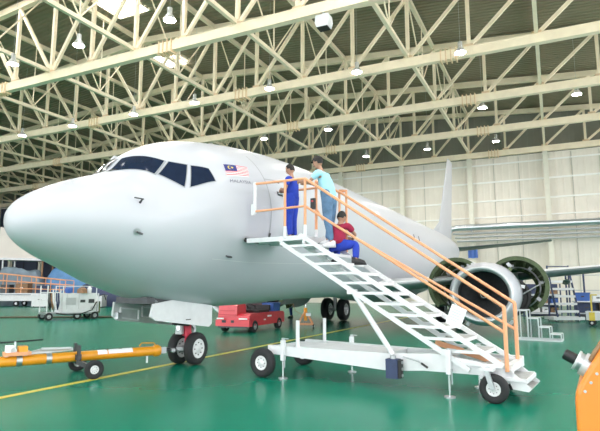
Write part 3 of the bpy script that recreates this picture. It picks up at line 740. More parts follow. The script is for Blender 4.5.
# ------------------------------------------------------------------ tow bar
tx0, ty0, tx1, ty1 = -7.20, 8.92, -9.35, 4.74
L = math.hypot(tx1-tx0, ty1-ty0); rz = math.atan2(ty1-ty0, tx1-tx0)
tb = thing('tow_bar', 'long yellow aircraft tow bar on two small wheels, coupled to the nose gear', 'tow bar', (tx0, ty0, 0), rz)
zb = lambda x: .36 + .0*x/L
b = MB(); b.cyl((.42, 0, zb(.42)), (L, 0, zb(L)), .092, 'yellow_bar', n=24); b.lathe([(0, .09), (.05, .12), (.12, .12), (.16, .09)], (.36, 0, zb(.36)), (1,0,0), 'yellow_bar', 20)
for x in (2.42, 2.9): b.cyl((x, 0, zb(x)), (x+.09, 0, zb(x)), .102, 'steel', n=24)
b.build('bar', tb)
b = MB()
for x0, x1 in ((.95, 1.42), (1.44, 1.62)): b.lathe([(x0, .0935), (x1, .0935)], (0, 0, zb(1.3)), (1,0,0), 'paper', 12, a0=.2, a1=PI-.2)
for x in (1.43, 1.18): b.lathe([(x-.035, .0945), (x+.035, .0945)], (0, 0, zb(1.3)), (1,0,0), 'dark_mark', 12, a0=.9, a1=1.9)
b.build('reflective_strip', tb)['label'] = 'white reflective strip'
b = MB(); b.cyl((.05, 0, .36), (.40, 0, .365), .04, 'dark_steel', n=12); b.box((.12, 0, .36), (.08, .26, .06), 'steel'); b.box((.3, 0, .36), (.12, .10, .12), 'steel'); b.cyl((.12, -.12, .34), (.12, .12, .34), .03, 'chrome', n=10)
b.tube([(.45, .0, .46), (.5, 0, .52), (.75, 0, .53), (.8, 0, .47)], .012, 'yellow_bar', 6); b.cyl((.62, -.02, .13), (.62, -.02, .32), .022, 'white_paint', n=10)
b.build('tow_head', tb)
fr = MB(); fr.box((1.98, 0, .36), (.10, .30, .10), 'dark_steel'); fr.bar((1.98, -.14, .28), (1.98, -.14, .60), .05, .08, 'dark_steel'); fr.bar((1.98, .14, .28), (1.98, .14, .58), .05, .08, 'dark_steel')
for sy in (-.58, .48): fr.bar((2.0, sy*.3, .28), (1.82, sy*.9, .19), .06, .08, 'dark_steel')
fr.bar((2.05, -.03, .50), (2.75, -.03, .48), .06, .05, 'aluminium'); fr.cyl((2.1, .04, .52), (2.6, .04, .54), .028, 'aluminium', n=10); fr.tube([(2.6, .04, .54), (2.8, .05, .5), (2.85, .02, .45)], .014, 'steel', 6)
fr = fr.build('axle_frame', tb)
for sy in (-.63, .52):
    b = MB(); b.wheel((1.80, sy, .17), (0,1,0), .17, .10, .45, n=24); w = b.build('wheel', tb)
    b = MB(); b.hub((1.80, sy, .17), (0,1,0), .078, .10, 'rim_white', 16); b.build('wheel_hub', w)
# hand pump unit lying across the bar end
HZ = -.11
b = MB(); b.box((2.98, 0, .60+HZ), (.42, .26, .06), 'orange_rail'); b.box((2.9, .02, .67+HZ), (.14, .2, .10), 'orange_paint'); b.box((3.1, 0, .68+HZ), (.12, .2, .12), 'paper'); b.cyl((3.05, -.08, .66+HZ), (3.05, .1, .66+HZ), .05, 'aluminium', n=12)
b.cyl((2.55, -.14, .80+HZ), (3.35, -.14, .78+HZ), .016, 'black', n=8); b.bar((3.0, -.1, .62+HZ), (3.0, -.14, .79+HZ), .03, .03, 'steel')
for x in (2.85, 3.15): b.bar((x, 0, .4), (x, 0, .5), .06, .08, 'steel')
b.build('hand_pump', tb)['label'] = 'orange and white hand pump with a black lever'
b = MB(); b.lathe([(0, .05), (.04, .11), (.10, .11), (.14, .05)], (L-.02, 0, zb(L)), (1,0,0), 'steel', 20); b.build('tow_eye', tb)

# ------------------------------------------------------------------ red tow tractor under the belly
tg = thing('tow_tractor', 'low red tow tractor parked under the belly behind the nose wheel', 'tractor', (-10.62, 16.35, 0), math.radians(3))
b = MB(); b.prism([(0, .24), (-.04, .40), (0, .62), (.15, .70), (2.9, .70), (3.0, .62), (3.0, .26)], (1.32, 0, 0), 'red_paint', origin=(-.66, 0, 0), ex=(0,1,0), ey=(0,0,1)); b.build('body', tg)
b = MB(); b.prism([(-.03, .60), (.0, .98), (.10, 1.03), (.62, 1.03), (.70, .6)], (.78, 0, 0), 'red_light', origin=(-.64, 0, 0), ex=(0,1,0), ey=(0,0,1))
b.box((-.25, -.035, .80), (.62, .02, .03), 'red_paint'); b.box((-.25, -.05, .66), (.7, .02, .03), 'red_paint'); b.build('bonnet', tg)
b = MB(); b.box((0, -.07, .36), (1.4, .10, .22), 'red_light'); b.box((-.34, -.125, .42), (.16, .02, .09), 'dark_mark'); b.box((.02, -.125, .42), (.12, .02, .09), 'dark_mark'); b.box((0, -.08, .22), (1.2, .06, .06), 'dark_steel'); b.build('bumper', tg)
b = MB()
for x, w in ((-.5, .3), (.45, .34)): b = MB(); b.box((x, -.122, .52), (w, .02, .05), 'paper'); b.build('headlamp', tg)
b = MB(); b.box((.05, 1.35, .74), (1.0, .9, .10), 'black'); b.box((.05, 1.85, .86), (1.0, .12, .22), 'black'); b.lathe([(-.02, .17), (.02, .19), (.02, .15), (-.02, .17)], (.25, .85, .93), (0, .5, .9), 'black', 20); b.cyl((.25, .85, .93), (.25, .72, .7), .02, 'black', n=8); b.build('seat', tg)
b = MB(); b.box((.667, 1.6, .56), (.012, .34, .06), 'paper'); b.box((.667, 1.2, .44), (.012, .16, .05), 'paper'); b.build('marking_plate', tg)
for x in (-.6, .6):
    for y in (.42, 2.5):
        b = MB(); b.wheel((x, y, .23), (1,0,0), .23, .18, .5, n=24); w = b.build('wheel', tg)
        b = MB(); b.hub((x, y, .23), (1,0,0), .115, .18, 'steel', 16); b.build('wheel_hub', w)
b = MB(); b.box((0, 0, .16), (.52, .55, .30), 'blue_bin'); b.box((0, 0, .32), (.56, .6, .03), 'blue_bin'); tag(b.build('storage_bin', loc=(-10.45, 18.85, .70)), 'blue storage bin riding on the back of the red tow tractor', 'bin')

# orange stand near the main wheels
sd = thing('axle_jack', 'small orange wheeled jack standing between the red tractor and the main wheels', 'jack', (-9.3, 19.7, 0), .4)
b = MB()
for x in (-.3, .3):
    b.bar((x, -.25, .16), (0, 0, .72), .05, .05, 'orange_rail'); b.bar((x, .25, .16), (0, 0, .72), .05, .05, 'orange_rail'); b.bar((x, -.28, .16), (x, .28, .16), .05, .06, 'orange_rail')
for y in (-.25, .25): b.bar((-.3, y, .16), (.3, y, .16), .05, .05, 'orange_rail')
b.build('frame', sd)
b = MB(); b.cyl((0, 0, .3), (0, 0, .82), .07, 'orange_paint', n=14); b.cyl((0, 0, .82), (0, 0, .98), .035, 'chrome', n=12); b.box((.12, -.05, .55), (.2, .2, .12), 'paper'); b.build('ram', sd)
b = MB(); b.tube([(-.1, 0, .5), (-.42, -.05, .7), (-.52, -.05, 1.0)], .016, 'wood_brown', 6); b.build('pump_handle', sd)
for x in (-.32, .32):
    for y in (-.26, .26): b = MB(); b.wheel((x, y, .08), (1,0,0), .08, .05, .4, n=16); b.cyl((x-.04, y, .08), (x+.04, y, .08), .03, 'steel', n=8); b.bar((x, y, .08), (x*.94, y*.95, .16), .02, .03, 'steel'); b.build('caster', sd)

# ------------------------------------------------------------------ white service cart on the left
ct = thing('service_cart', 'white boxy service cart with hoses on its left end, left of the nose gear doors', 'cart', (-22.85, 18.2, 0), math.radians(68.6))
b = MB(); b.box((1.62, .65, .86), (1.75, 1.2, 1.0), 'white_paint'); b.box((1.3, .65, .34), (2.7, 1.1, .10), 'steel'); b.build('cabinet', ct)
b = MB()
for x, w, h in ((1.15, .5, .36), (1.75, .25, .14), (2.2, .3, .2)): b = MB(); b.box((x, .04, .95), (w, .02, h), 'pipe_grey' if w > .4 else 'dark_steel'); b.build('access_panel', ct)
for x in (.95, 1.55): b = MB(); b.box((x, .045, .95), (.015, .015, .8), 'pipe_grey'); b.build('panel_joint', ct)
b = MB(); b.box((2.3, .04, .6), (.26, .02, .12), 'pipe_grey'); b.build('access_panel', ct)
b = MB()
for x in (.0, .62):
    for y in (.06, 1.2): b.bar((x, y, .36), (x, y, 1.75 if x < .3 else 1.55), .05, .05, 'white_paint')
b.bar((0, 1.2, 1.4), (.62, 1.2, 1.4), .04, .04, 'white_paint'); b.bar((0, .06, 1.0), (0, 1.2, 1.0), .04, .04, 'white_paint'); b.bar((.62, .06, 1.0), (.62, 1.2, 1.0), .04, .04, 'white_paint'); b.bar((0, .06, 1.4), (.62, .06, 1.4), .04, .04, 'white_paint'); b.bar((0, .06, .8), (.62, .06, .8), .04, .04, 'white_paint'); b.build('hose_rack', ct)
for i, (x, m) in enumerate(((.12, 'black'), (.26, 'wood_brown'), (.36, 'paper'), (.5, 'navy_box'))):
    b = MB(); b.tube([(x-.05, .2, 1.38), (x-.06, .05, 1.0), (x, -.02, .55), (x+.06, .05, .9), (x+.06, .2, 1.36)], .045, m, 8); b.build('hose', ct)
b = MB(); b.tube([(2.45, 0, .9), (2.2, -.12, .5), (1.6, -.2, .30), (1.0, -.15, .28), (.4, -.1, .35)], .03, 'black', 8); b.build('cable', ct)
b = MB()
for x in (.75, 2.45): 
    for y in (.06, 1.2): b.bar((x, y, 1.34), (x, y, 1.74), .04, .04, 'white_paint')
b.bar((.75, .06, 1.72), (2.45, .06, 1.72), .035, .035, 'white_paint'); b.bar((.75, 1.2, 1.72), (2.45, 1.2, 1.72), .035, .035, 'white_paint'); b.build('top_rail', ct)
b = MB(); b.box((2.62, .3, .62), (.14, .5, .6), 'zinc_green'); b.bar((2.56, .05, .4), (2.56, .05, 1.35), .05, .05, 'white_paint'); b.tube([(2.6, .1, 1.2), (2.85, 0, 1.3), (2.95, 0, 1.0)], .03, 'black', 6); b.build('control_end', ct)
for x, y in ((.12, .08), (.12, 1.15), (1.55, .2), (2.42, .08), (2.42, 1.15)):
    b = MB(); b.wheel((x, y, .2), (0,1,0), .2, .13, .5, n=20); w = b.build('wheel', ct); b = MB(); b.hub((x, y, .2), (0,1,0), .1, .13, 'steel', 14); b.build('wheel_hub', w)
b = MB(); b.lathe([(0, .001), (.01, .16), (.10, .20), (.24, .20), (.30, .12), (.31, .001)], (0,0,0), (0,0,1), 'blue_bin', 18); tag(b.build('drum', loc=(-22.75, 19.35, 1.36)), 'blue drum on top of the white service cart', 'drum')
b = MB(); b.prism([(-.2, 0), (.22, 0), (.18, .2), (.0, .3), (-.2, .18)], (0, .3, 0), 'wood_brown'); tag(b.build('canvas_bag', loc=(-22.35, 19.7, 1.36)), 'brown canvas bag on top of the white service cart', 'bag')
b = MB(); b.lathe([(0, .001), (.0, .1), (.28, .11), (.3, .04), (.36, .04), (.36, .001)], (0,0,0), (0,0,1), 'paper', 16); tag(b.build('canister', loc=(-22.25, 20.25, 1.36)), 'white canister on top of the service cart near its right end', 'canister')
b = MB(); P = [(-29.5, 17.6), (-27.2, 18.9), (-25, 20.2), (-23.6, 21.1), (-21.8, 21.9), (-19.5, 22.6), (-17, 23.5)]
b.tube([(x, y, .045) for x, y in P], .045, 'hose_brown', 8); tag(b.build('floor_hose'), 'dark brown hose laid across the green floor behind the white service cart', 'hose')

# ------------------------------------------------------------------ docking platform, canopy and tarpaulins far left
dk = thing('docking_platform', 'white wheeled work platform with orange railings at the far left', 'platform', (-46.0, 29.2, 0), math.radians(26))
b = MB(); b.box((4.0, .9, .75), (8.0, 1.8, .5), 'white_paint'); b.box((4.0, .9, 1.12), (8.1, 1.9, .10), 'steel'); b.build('deck', dk)
for y in (0.03, 1.77):
    b = MB()
    for x in np.linspace(.1, 7.9, 7): b.cyl((x, y, 1.15), (x, y, 3.1 - .11*x), .04, 'orange_rail', n=8)
    for z in (1.7, 2.4, 3.08): b.tube([(.1, y, z), (7.9, y, z-.8*(z-1.1)/2)], .04, 'orange_rail', 8)
    b.build('railing', dk)
for x in (.8, 3.6, 6.6):
    for y in (.2, 1.6): b = MB(); b.wheel((x, y, .27), (0,1,0), .27, .18, .5, n=18); b.cyl((x, y-.1, .27), (x, y+.1, .27), .1, 'steel', n=12); b.bar((x, y, .3), (x, y, .52), .08, .1, 'steel'); b.build('wheel', dk)
for i, (x, m, w, h, lab) in enumerate(((.9, 'wood_brown', .9, .9, 'brown crate on the deck of the orange railed platform, nearest the left edge'), (2.3, 'dark_steel', .8, .7, 'dark crate on the orange railed platform, second from the left edge'), (3.8, 'wood_brown', 1.1, .8, 'wide brown crate midway along the orange railed platform'), (5.6, 'navy_box', 1.0, .6, 'navy crate near the right end of the orange railed platform'))):
    p = V(-46.0, 29.2, 0) + Matrix.Rotation(math.radians(26), 3, 'Z') @ V(x, .9, 1.175)
    b = MB(); b.box((0, 0, h/2), (w, .8, h), m); b.box((0, 0, h+.03), (w+.06, .86, .06), m); b.box((0, -.41, h*.6), (.25, .02, .08), 'paper')
    tag(b.build('crate', loc=tuple(p), rz=math.radians(26)), lab, 'crate')
cn = thing('shelter_canopy', 'beige sloping shelter roof at the far left edge behind the orange railings', 'canopy', (-48.0, 33.0, 0), math.radians(26))
b = MB(); b.prism([(0, 4.5), (0, 7.4), (5.6, 6.25), (8.6, 4.28), (8.3, 4.18)], (0, .16, 0), 'beige_panel', origin=(0, -1.0, 0)); 
b.prism([(0, 4.3), (0, 4.5), (8.4, 4.3), (8.6, 4.1)], (0, 2.6, 0), 'pipe_grey', origin=(0, -1.05, 0)); b.build('roof', cn)
b = MB(); b.prism([(0, 7.3), (0, 7.45), (5.6, 6.3), (8.6, 4.35), (8.5, 4.25), (5.5, 6.15)], (0, 2.4, 0), 'beige_panel', origin=(0, -.95, 0)); b.build('roof_sheet', cn)
for x in (.4, 4.2, 8.0):
    for y in (-.8, 1.3): b = MB(); b.bar((x, y, 0), (x, y, 4.4), .12, .12, 'wood_brown' if x > 1 else 'pipe_grey'); b.build('post', cn)
def tarp(name, loc, rz, lx, ly, h0, h1, m, label, cat, seed):
    rnd = random.Random(seed); ph = [rnd.uniform(0, 6) for _ in range(6)]; P = []
    nx, ny = 26, 14
    for i in range(nx+1):
        r = []
        for j in range(ny+1):
            u, v = i/nx, j/ny
            e = min(1, 6*min(u, 1-u), 5*min(v, 1-v))
            z = (h0+(h1-h0)*u)*(.25+.75*e**.5) + .10*math.sin(9*u+ph[0]+3*v)+.08*math.sin(17*u+ph[1])*math.cos(8*v+ph[2])
            if e == 0: z = 0
            r.append((lx*u, ly*v, max(z, 0)))
        P.append(r)
    b = MB(); b.grid(P, m); b.add([P[0][0], P[-1][0], P[-1][-1], P[0][-1]], [(0,1,2,3)], m)
    o = b.build(name, loc=loc, rz=rz); tag(o, label, cat); return o
tarp('tarpaulin', (-43.6, 33.9, 0), math.radians(26), 6.8, 2.6, 3.9, 2.2, 'blue_tarp', 'crumpled blue tarpaulin heaped over crates behind the orange railings', 'tarpaulin', 2)
mat('blue_grey', (.20, .27, .34), .6, noise=.25, scale=1.5, bump=.5, bscale=2)
tarp('dust_sheet', (-47.2, 31.4, 0), math.radians(26), 4.6, 1.5, 3.6, 3.2, 'blue_grey', 'blue grey sheet over a tall stack under the beige shelter roof', 'sheet', 5)
tarp('packing_cloth', (-38.2, 33.2, 0), math.radians(20), 4.6, 2.0, 2.3, 1.3, 'navy_box', 'dark navy cloth over low crates right of the orange railings', 'cloth', 8)
for i, (x, y, z, m, lab) in enumerate(((-39.4, 30.9, .55, 'white_paint', 'white cabinet at the right foot of the orange railed platform'), (-36.6, 31.6, .45, 'wood_brown', 'brown crate standing behind the white service cart'), (-35.0, 32.6, .5, 'pipe_grey', 'grey crate furthest right behind the white service cart'))):
    b = MB(); b.box((0, 0, 0), (1.4, 1.0, 2*z-.12), m); b.box((0, 0, z-.04), (1.5, 1.1, .08), m)
    for d in (-.5, .5): b.box((d, 0, -z+.03), (.15, 1.0, .1), 'dark_steel')
    b.box((0, -.51, .1), (.3, .03, .05), 'dark_mark')
    tag(b.build('crate', loc=(x, y, z+.02), rz=.4), lab, 'crate')

# ------------------------------------------------------------------ clutter along the right
sp = thing('low_steps', 'bare aluminium maintenance steps of square tube standing right of the engine', 'steps', (-1.15, 18.1, 0), -.1)
hs = [.92, .68, .42, .22]; b = MB()
for y in (0, .6):
    b.bar((0, y, .03), (1.25, y, .03), .04, .05, 'aluminium')
    for i, h in enumerate(hs):
        x0 = .02+.31*i; x1 = x0+.30
        b.bar((x0, y, .03), (x0, y, h), .03, .03, 'aluminium'); b.bar((x1, y, .03), (x1, y, h), .03, .03, 'aluminium'); b.bar((x0, y, h), (x1, y, h), .03, .03, 'aluminium')
for x in (.0, 1.25): b.bar((x, 0, .03), (x, .6, .03), .04, .05, 'aluminium')
b.build('frame', sp)
for i, h in enumerate(hs): b = MB(); b.box((.17+.31*i, .3, h+.015), (.30, .58, .02), 'aluminium'); b.build('step', sp)

rk = thing('shelf_rack', 'dark navy shelf rack loaded with parts between the engine and the white ladder', 'rack', (-1.3, 32.0, 0), .2)
b = MB()
for x in (0, 1.6):
    for y in (0, .8): b.bar((x, y, 0), (x, y, 1.85), .06, .06, 'navy_box')
b.build('upright', rk)
b = MB(); b.box((.8, .82, .95), (1.6, .03, 1.8), 'navy_box'); b.build('back_panel', rk)
for z in (.25, .75, 1.25): b = MB(); b.box((.8, .4, z), (1.6, .8, .06), 'steel'); b.box((.8, .0, z), (1.6, .04, .10), 'pipe_grey'); b.build('shelf', rk)
rnd = random.Random(11)
for z, zn in ((.28, 'bottom'), (.78, 'middle'), (1.28, 'top')):
    for j, x in enumerate((.35, .85, 1.3)):
        m, nm = [('navy_box', 'navy'), ('wood_brown', 'brown'), ('blue_bin', 'blue'), ('paper', 'white')][rnd.randrange(4)]
        b = MB(); h = rnd.uniform(.22, .36); b.box((0, 0, h/2), (.38, .5, h), m); b.box((0, 0, h+.01), (.4, .52, .02), m); b.box((0, -.255, h*.6), (.14, .01, .05), 'dark_mark')
        c, s = math.cos(.2), math.sin(.2)
        tag(b.build('parts_box', loc=(-1.3+x*c-.4*s, 32+x*s+.4*c, z+.004), rz=.2), '%s parts box on the %s shelf of the navy rack, %s from the left' % (nm, zn, ORD[j]), 'box', 'boxes on the navy rack')
ld = thing('step_ladder_trolley', 'white wheeled ladder with five rungs and navy posts beside the back wall', 'ladder', (-.05, 28.35, 0), .45)
b = MB(); b.box((.65, .45, .17), (1.5, 1.0, .14), 'white_paint'); b.build('base', ld)
for x in (.12, 1.18):
    b = MB(); b.bar((x, .0, .2), (x, .75, 2.55), .06, .08, 'navy_box'); b.bar((x, .85, .2), (x, .8, 2.75), .06, .06, 'navy_box'); b.build('side_post', ld)
for i in range(5): z = .5+.36*i; y = (z-.2)/2.35*.75; b = MB(); b.box((.65, y+.05, z), (1.02, .30, .11), 'white_paint'); b.build('rung', ld)
b = MB(); b.bar((.12, .8, 2.7), (1.18, .8, 2.7), .05, .05, 'navy_box'); b.build('top_bar', ld)
for x in (.1, 1.2):
    for y in (.1, .85): b = MB(); b.wheel((x, y, .06), (0,1,0), .06, .05, .4, n=14); b.cyl((x, y-.03, .06), (x, y+.03, .06), .025, 'steel', n=8); b.build('caster', ld)
wb = thing('work_bench', 'long steel work bench with clutter along the back on the right', 'bench', (.95, 31.2, 0), .05)
b = MB(); b.box((1.6, .4, .92), (3.4, .85, .06), 'steel'); b.build('bench_top', wb)
b = MB(); b.box((1.6, .4, .3), (3.2, .7, .04), 'steel'); b.build('lower_shelf', wb)
b = MB(); b.box((1.6, .8, .5), (3.2, .03, .85), 'dark_steel'); b.build('back_panel', wb)
for x in (.0, 1.6, 3.2):
    for y in (.05, .75): b = MB(); b.bar((x, y, 0), (x, y, .9), .07, .07, 'navy_box'); b.build('leg', wb)
for x, m, w, h, lab in ((.35, 'blue_bin', .7, .42, 'bright blue bin on the steel bench, nearest the white ladder'), (1.05, 'paper', .5, .3, 'white carton on the steel bench right of the blue bin'), (1.7, 'blue_bin', .5, .3, 'smaller blue bin on the steel bench right of the white carton')):
    b = MB(); b.prism([(-w/2*.9, 0), (w/2*.9, 0), (w/2, h), (-w/2, h)], (0, .5, 0), m, origin=(0, -.25, 0)); b.box((0, 0, h), (w+.05, .56, .03), m); b.box((0, -.27, h*.55), (.15, .02, .06), 'dark_mark')
    tag(b.build('storage_bin', loc=(.95+x, 31.65, .955)), lab, 'bin')
for x, m, w, lab in ((.5, 'navy_box', .8, 'dark crate under the steel bench at its left end'), (1.4, 'wood_brown', .6, 'brown crate under the steel bench')):
    b = MB(); b.box((0, 0, .25), (w, .5, .46), m); b.box((0, 0, .49), (w+.04, .54, .04), m); b.box((0, -.26, .3), (.2, .02, .06), 'dark_mark')
    tag(b.build('crate', loc=(.95+x, 31.6, .325)), lab, 'crate')
yc = thing('tool_trolley', 'low white and yellow tool trolley at the right edge', 'trolley', (1.2, 26.0, 0), -.15)
b = MB(); b.box((.65, .4, .42), (1.4, .8, .34), 'white_paint'); b.box((.65, .4, .60), (1.45, .85, .04), 'paper'); b.build('body', yc)
b = MB(); b.box((.18, -.01, .42), (.22, .03, .36), 'yellow_cart'); b.bar((.18, .05, .6), (.18, .05, 1.35), .06, .06, 'yellow_cart'); b.bar((.18, .05, 1.33), (.42, .05, 1.33), .05, .05, 'yellow_cart'); b.build('handle', yc)['label'] = 'yellow handle frame'
for x in (.15, 1.15):
    for y in (.08, .72): b = MB(); b.wheel((x, y, .13), (0,1,0), .13, .08, .45, n=16); b.cyl((x, y-.045, .13), (x, y+.045, .13), .05, 'steel', n=10); b.bar((x, y, .14), (x, y, .27), .04, .05, 'steel'); b.build('caster', yc)
b = MB()
for x in (-1.7, .6, 1.5, 3.0): b.cyl((x, 33.6, 0), (x, 33.6, 2.7), .05, 'navy_box', n=10); b.cyl((x, 33.6, 0), (x, 33.6, .04), .18, 'navy_box', n=14)
for z in (1.5, 2.35): b.cyl((-1.7, 33.6, z), (3.0, 33.6, z), .025, 'pipe_grey', n=8)
tag(b.build('barrier_rail'), 'thin grey barrier rail on navy posts behind the bench and rack', 'barrier')
b = MB(); P = [[(-.45+.9*i/10, .05*math.sin(i*1.3), -1.1*j/6+.02*math.sin(i+j)) for i in range(11)] for j in range(7)]
b.grid(P, 'blue_bin'); b.grid([[(x, y+.03, z) for x, y, z in r] for r in P], 'blue_bin'); b.cyl((-.5, .0, .02), (.5, .0, .02), .03, 'steel', n=8)
bs = tag(b.build('blue_banner', loc=(-6.92, 52.68, 5.6)), 'small blue sheet hung on a wall column behind the tail cone', 'sheet')

# ------------------------------------------------------------------ orange machine in the near right corner
om = thing('orange_machine', 'bright orange machine housing cut off by the bottom right corner', 'machine', (.07, 3.73, 0), math.radians(-4))
b = MB(); poly = [(.0, .06), (.0, .93), (.006, .985), (.03, 1.04), (.075, 1.12), (.16, 1.265), (.20, 1.32), (.28, 1.38), (.40, 1.42), (.95, 1.44), (1.0, 1.40), (1.0, .06)]
b.prism(poly, (0, .7, 0), 'orange_body'); o = b.build('housing', om)
bv = o.modifiers.new('bevel', 'BEVEL'); bv.width = .03; bv.segments = 3; bv.limit_method = 'ANGLE'
b = MB(); b.box((.5, .35, .05), (.9, .6, .08), 'black'); b.build('plinth', om)
b = MB(); d = V(-.78, 0, .42).normalized(); p = V(.095, .12, 1.13)
b.cyl(p, p+d*.05, .075, 'aluminium', n=20); b.cyl(p+d*.04, p+d*.075, .06, 'steel', n=20); b.cyl(p+d*.075, p+d*.09, .066, 'aluminium', n=20); b.build('filler_neck', om)
b = MB(); b.cyl(p+d*.09, p+d*.16, .036, 'black', n=18); b.cyl(p+d*.16, p+d*.165, .03, 'dark_steel', n=18); b.build('cap_knob', om)
for i in range(3): b = MB(); b.cyl((.06+.035*i, -.004, 1.0+.055*i), (.06+.035*i, .01, 1.0+.055*i), .009, 'steel', n=8); b.build('bolt', om)
b = MB()
b.tube([(.10, .05, 1.18), (.13, .03, 1.24), (.18, .04, 1.30)], .014, 'wood_brown', 6); b.build('hose', om)

# ------------------------------------------------------------------ people
def skin_geo(nodes, edges, sub=2):
    me = bpy.data.meshes.new('tmp'); me.from_pydata([tuple(n[0]) for n in nodes], edges, [])
    o = bpy.data.objects.new('tmp', me); COL.objects.link(o)
    md = o.modifiers.new('s', 'SKIN'); md.use_smooth_shade = True
    sk = me.skin_vertices[0].data
    for i, n in enumerate(nodes):
        r = n[1]; sk[i].radius = (r, r) if not isinstance(r, tuple) else r
        sk[i].use_root = (i == 0)
    sb = o.modifiers.new('u', 'SUBSURF'); sb.levels = sub; sb.render_levels = sub
    dg = bpy.context.evaluated_depsgraph_get(); dg.update(); m2 = bpy.data.meshes.new_from_object(o.evaluated_get(dg))
    vs = [tuple(v.co) for v in m2.vertices]; fs = [tuple(p.vertices) for p in m2.polygons]
    bpy.data.objects.remove(o); bpy.data.meshes.remove(me); bpy.data.meshes.remove(m2)
    return vs, fs
def person(label, loc, rz, J, top, legs, shoe, sleeve=.55, cap=False, fat=1.05, hem=.2):
    root = thing('person', label, 'person', loc, rz)
    J = {k: V(v) for k, v in J.items()}
    mid = lambda a, c, t: J[a]*(1-t) + J[c]*t
    nodes = [(J['pelvis'], .10), (J['belly'], .09), (J['chest'], .085), (J['neck'], .048), (J['head']-(J['head']-J['neck'])*.35, .048)]
    edges = [(0,1), (1,2), (2,3), (3,4)]
    hands = []
    for s in 'LR':
        i = len(nodes); el = J['el'+s]; wr = J['wr'+s]; hd = (J['hand'+s] if 'hand'+s in J else (wr-el)).normalized()
        nodes += [(J['sh'+s]-V(0,0,.02), .038), (el, .036), (wr, .025), (wr+hd*.05, .032), (wr+hd*.085, .026)]
        edges += [(2, i), (i, i+1), (i+1, i+2), (i+2, i+3), (i+3, i+4)]
        hands.append((s, wr, hd, el))
        i = len(nodes); toe = J['toe'+s]
        nodes += [(J['hip'+s], .075), (J['kn'+s], .052), (J['an'+s], .036), (toe, .028)]
        edges += [(0, i), (i, i+1), (i+1, i+2), (i+2, i+3)]
    b = MB(); b.add(*skin_geo(nodes, edges), 'skin', True)
    for s, wr, hd, el in hands:
        side = V(0, 0, 1) if abs(hd.z) < .7 else V(1, 0, 0)
        t = (side - hd*side.dot(hd)).normalized(); nrm = hd.cross(t).normalized()
        if s == 'R': nrm = -nrm
        for k, (o, ln) in enumerate(((-.027, .062), (-.009, .075), (.009, .072), (.026, .055))):
            p0 = wr+hd*.085+t*o; p1 = p0+hd*ln*.45+nrm*.008; p2 = p1+hd*ln*.3+nrm*.022; p3 = p2+hd*ln*.1+nrm*.026
            b.tube([p0-hd*.02, p0, p1, p2, p3], [.0095, .0095, .009, .0085, .006], 'skin', 7)
        q0 = wr+hd*.03+t*.022; b.tube([q0, q0+t*.025+hd*.015+nrm*.008, q0+t*.036+hd*.04+nrm*.018, q0+t*.034+hd*.058+nrm*.026], [.012, .011, .010, .007], 'skin', 7)
    f = J['face'].normalized(); up = (J['head']-J['neck']); up = (up - f*up.dot(f)).normalized(); lf = up.cross(f).normalized(); H = J['head']
    hp = lambda x, y, z: H + f*x + lf*y + up*z
    def headshell(k, z0, z1, keep=None):
        P = []
        for i in range(17):
            z = math.cos(PI*i/16); rr = math.sin(PI*i/16); row = []
            for j in range(28):
                a = 2*PI*j/28; x = rr*math.cos(a); y = rr*math.sin(a)
                nar = 1 - .25*max(0, -z)**1.2; fx = .098*x*(1-.12*max(0, -z)) + (.012*max(0, -z) if x > 0 else 0)
                row.append((fx*k, .076*y*nar*k, .118*z*k, x))
            P.append(row)
        return P
    P = headshell(1, 0, 0); b.grid([[hp(*p[:3]) for p in r] for r in P], 'skin', closed=True)
    b.add([hp(.088, .012, -.028), hp(.088, -.012, -.028), hp(.118, 0, -.026), hp(.092, 0, .022), hp(.09, 0, -.04)], [(0,2,3), (1,3,2), (0,4,2), (1,2,4)], 'skin', True)
    for sg in (1, -1): b.lathe([(-.008, .001), (-.006, .022), (.004, .028), (.008, .02), (.004, .008)], hp(-.005, sg*.076, -.01), lf*sg, 'skin', 14, 1.0, .7)
    b.build('body', root)
    b = MB()
    for sg in (1, -1): b.lathe([(-.01, .001), (-.006, .009), (.004, .009), (.008, .001)], hp(.086, sg*.03, .012), f, 'eye', 10); b.bar(hp(.09, sg*.016, .034), hp(.084, sg*.046, .036), .008, .006, 'hair')
    b.bar(hp(.095, .022, -.058), hp(.095, -.022, -.058), .012, .007, 'lip'); b.build('face_features', root)
    b = MB(); rows = []
    for i in range(12):
        z = math.cos(PI*.62*i/11); rr = math.sin(PI*.62*i/11); row = []
        for j in range(28):
            a = 2*PI*j/28; x = rr*math.cos(a); y = rr*math.sin(a); zz = z
            lim = .45 if math.cos(a) > .3 else (-.05 if math.cos(a) > -.3 else -.55)
            zz = max(z, lim); k = 1.09
            s2 = math.sqrt(max(0, 1-zz*zz)); q = s2/max(rr, 1e-5) if zz > z else 1
            row.append(hp(.098*x*k*q, .076*y*k*q, .118*zz*k+.003))
        rows.append(row)
    b.grid(rows, 'hair', closed=True); b.build('hair', root)
    if cap:
        b = MB(); rows = []
        for i in range(9):
            z = math.cos(PI*.47*i/8); rr = math.sin(PI*.47*i/8)
            rows.append([hp(.108*rr*math.cos(2*PI*j/24)*1.06, .084*rr*math.sin(2*PI*j/24)*1.08, .025+.105*z) for j in range(24)])
        b.grid(rows, 'hair', closed=True)
        b.grid([[hp(.10+.045*u*(1-.5*v*v), .07*v, .032-.012*u) for v in (-1, -.5, 0, .5, 1)] for u in (0, .5, 1)], 'hair'); b.build('cap', root)
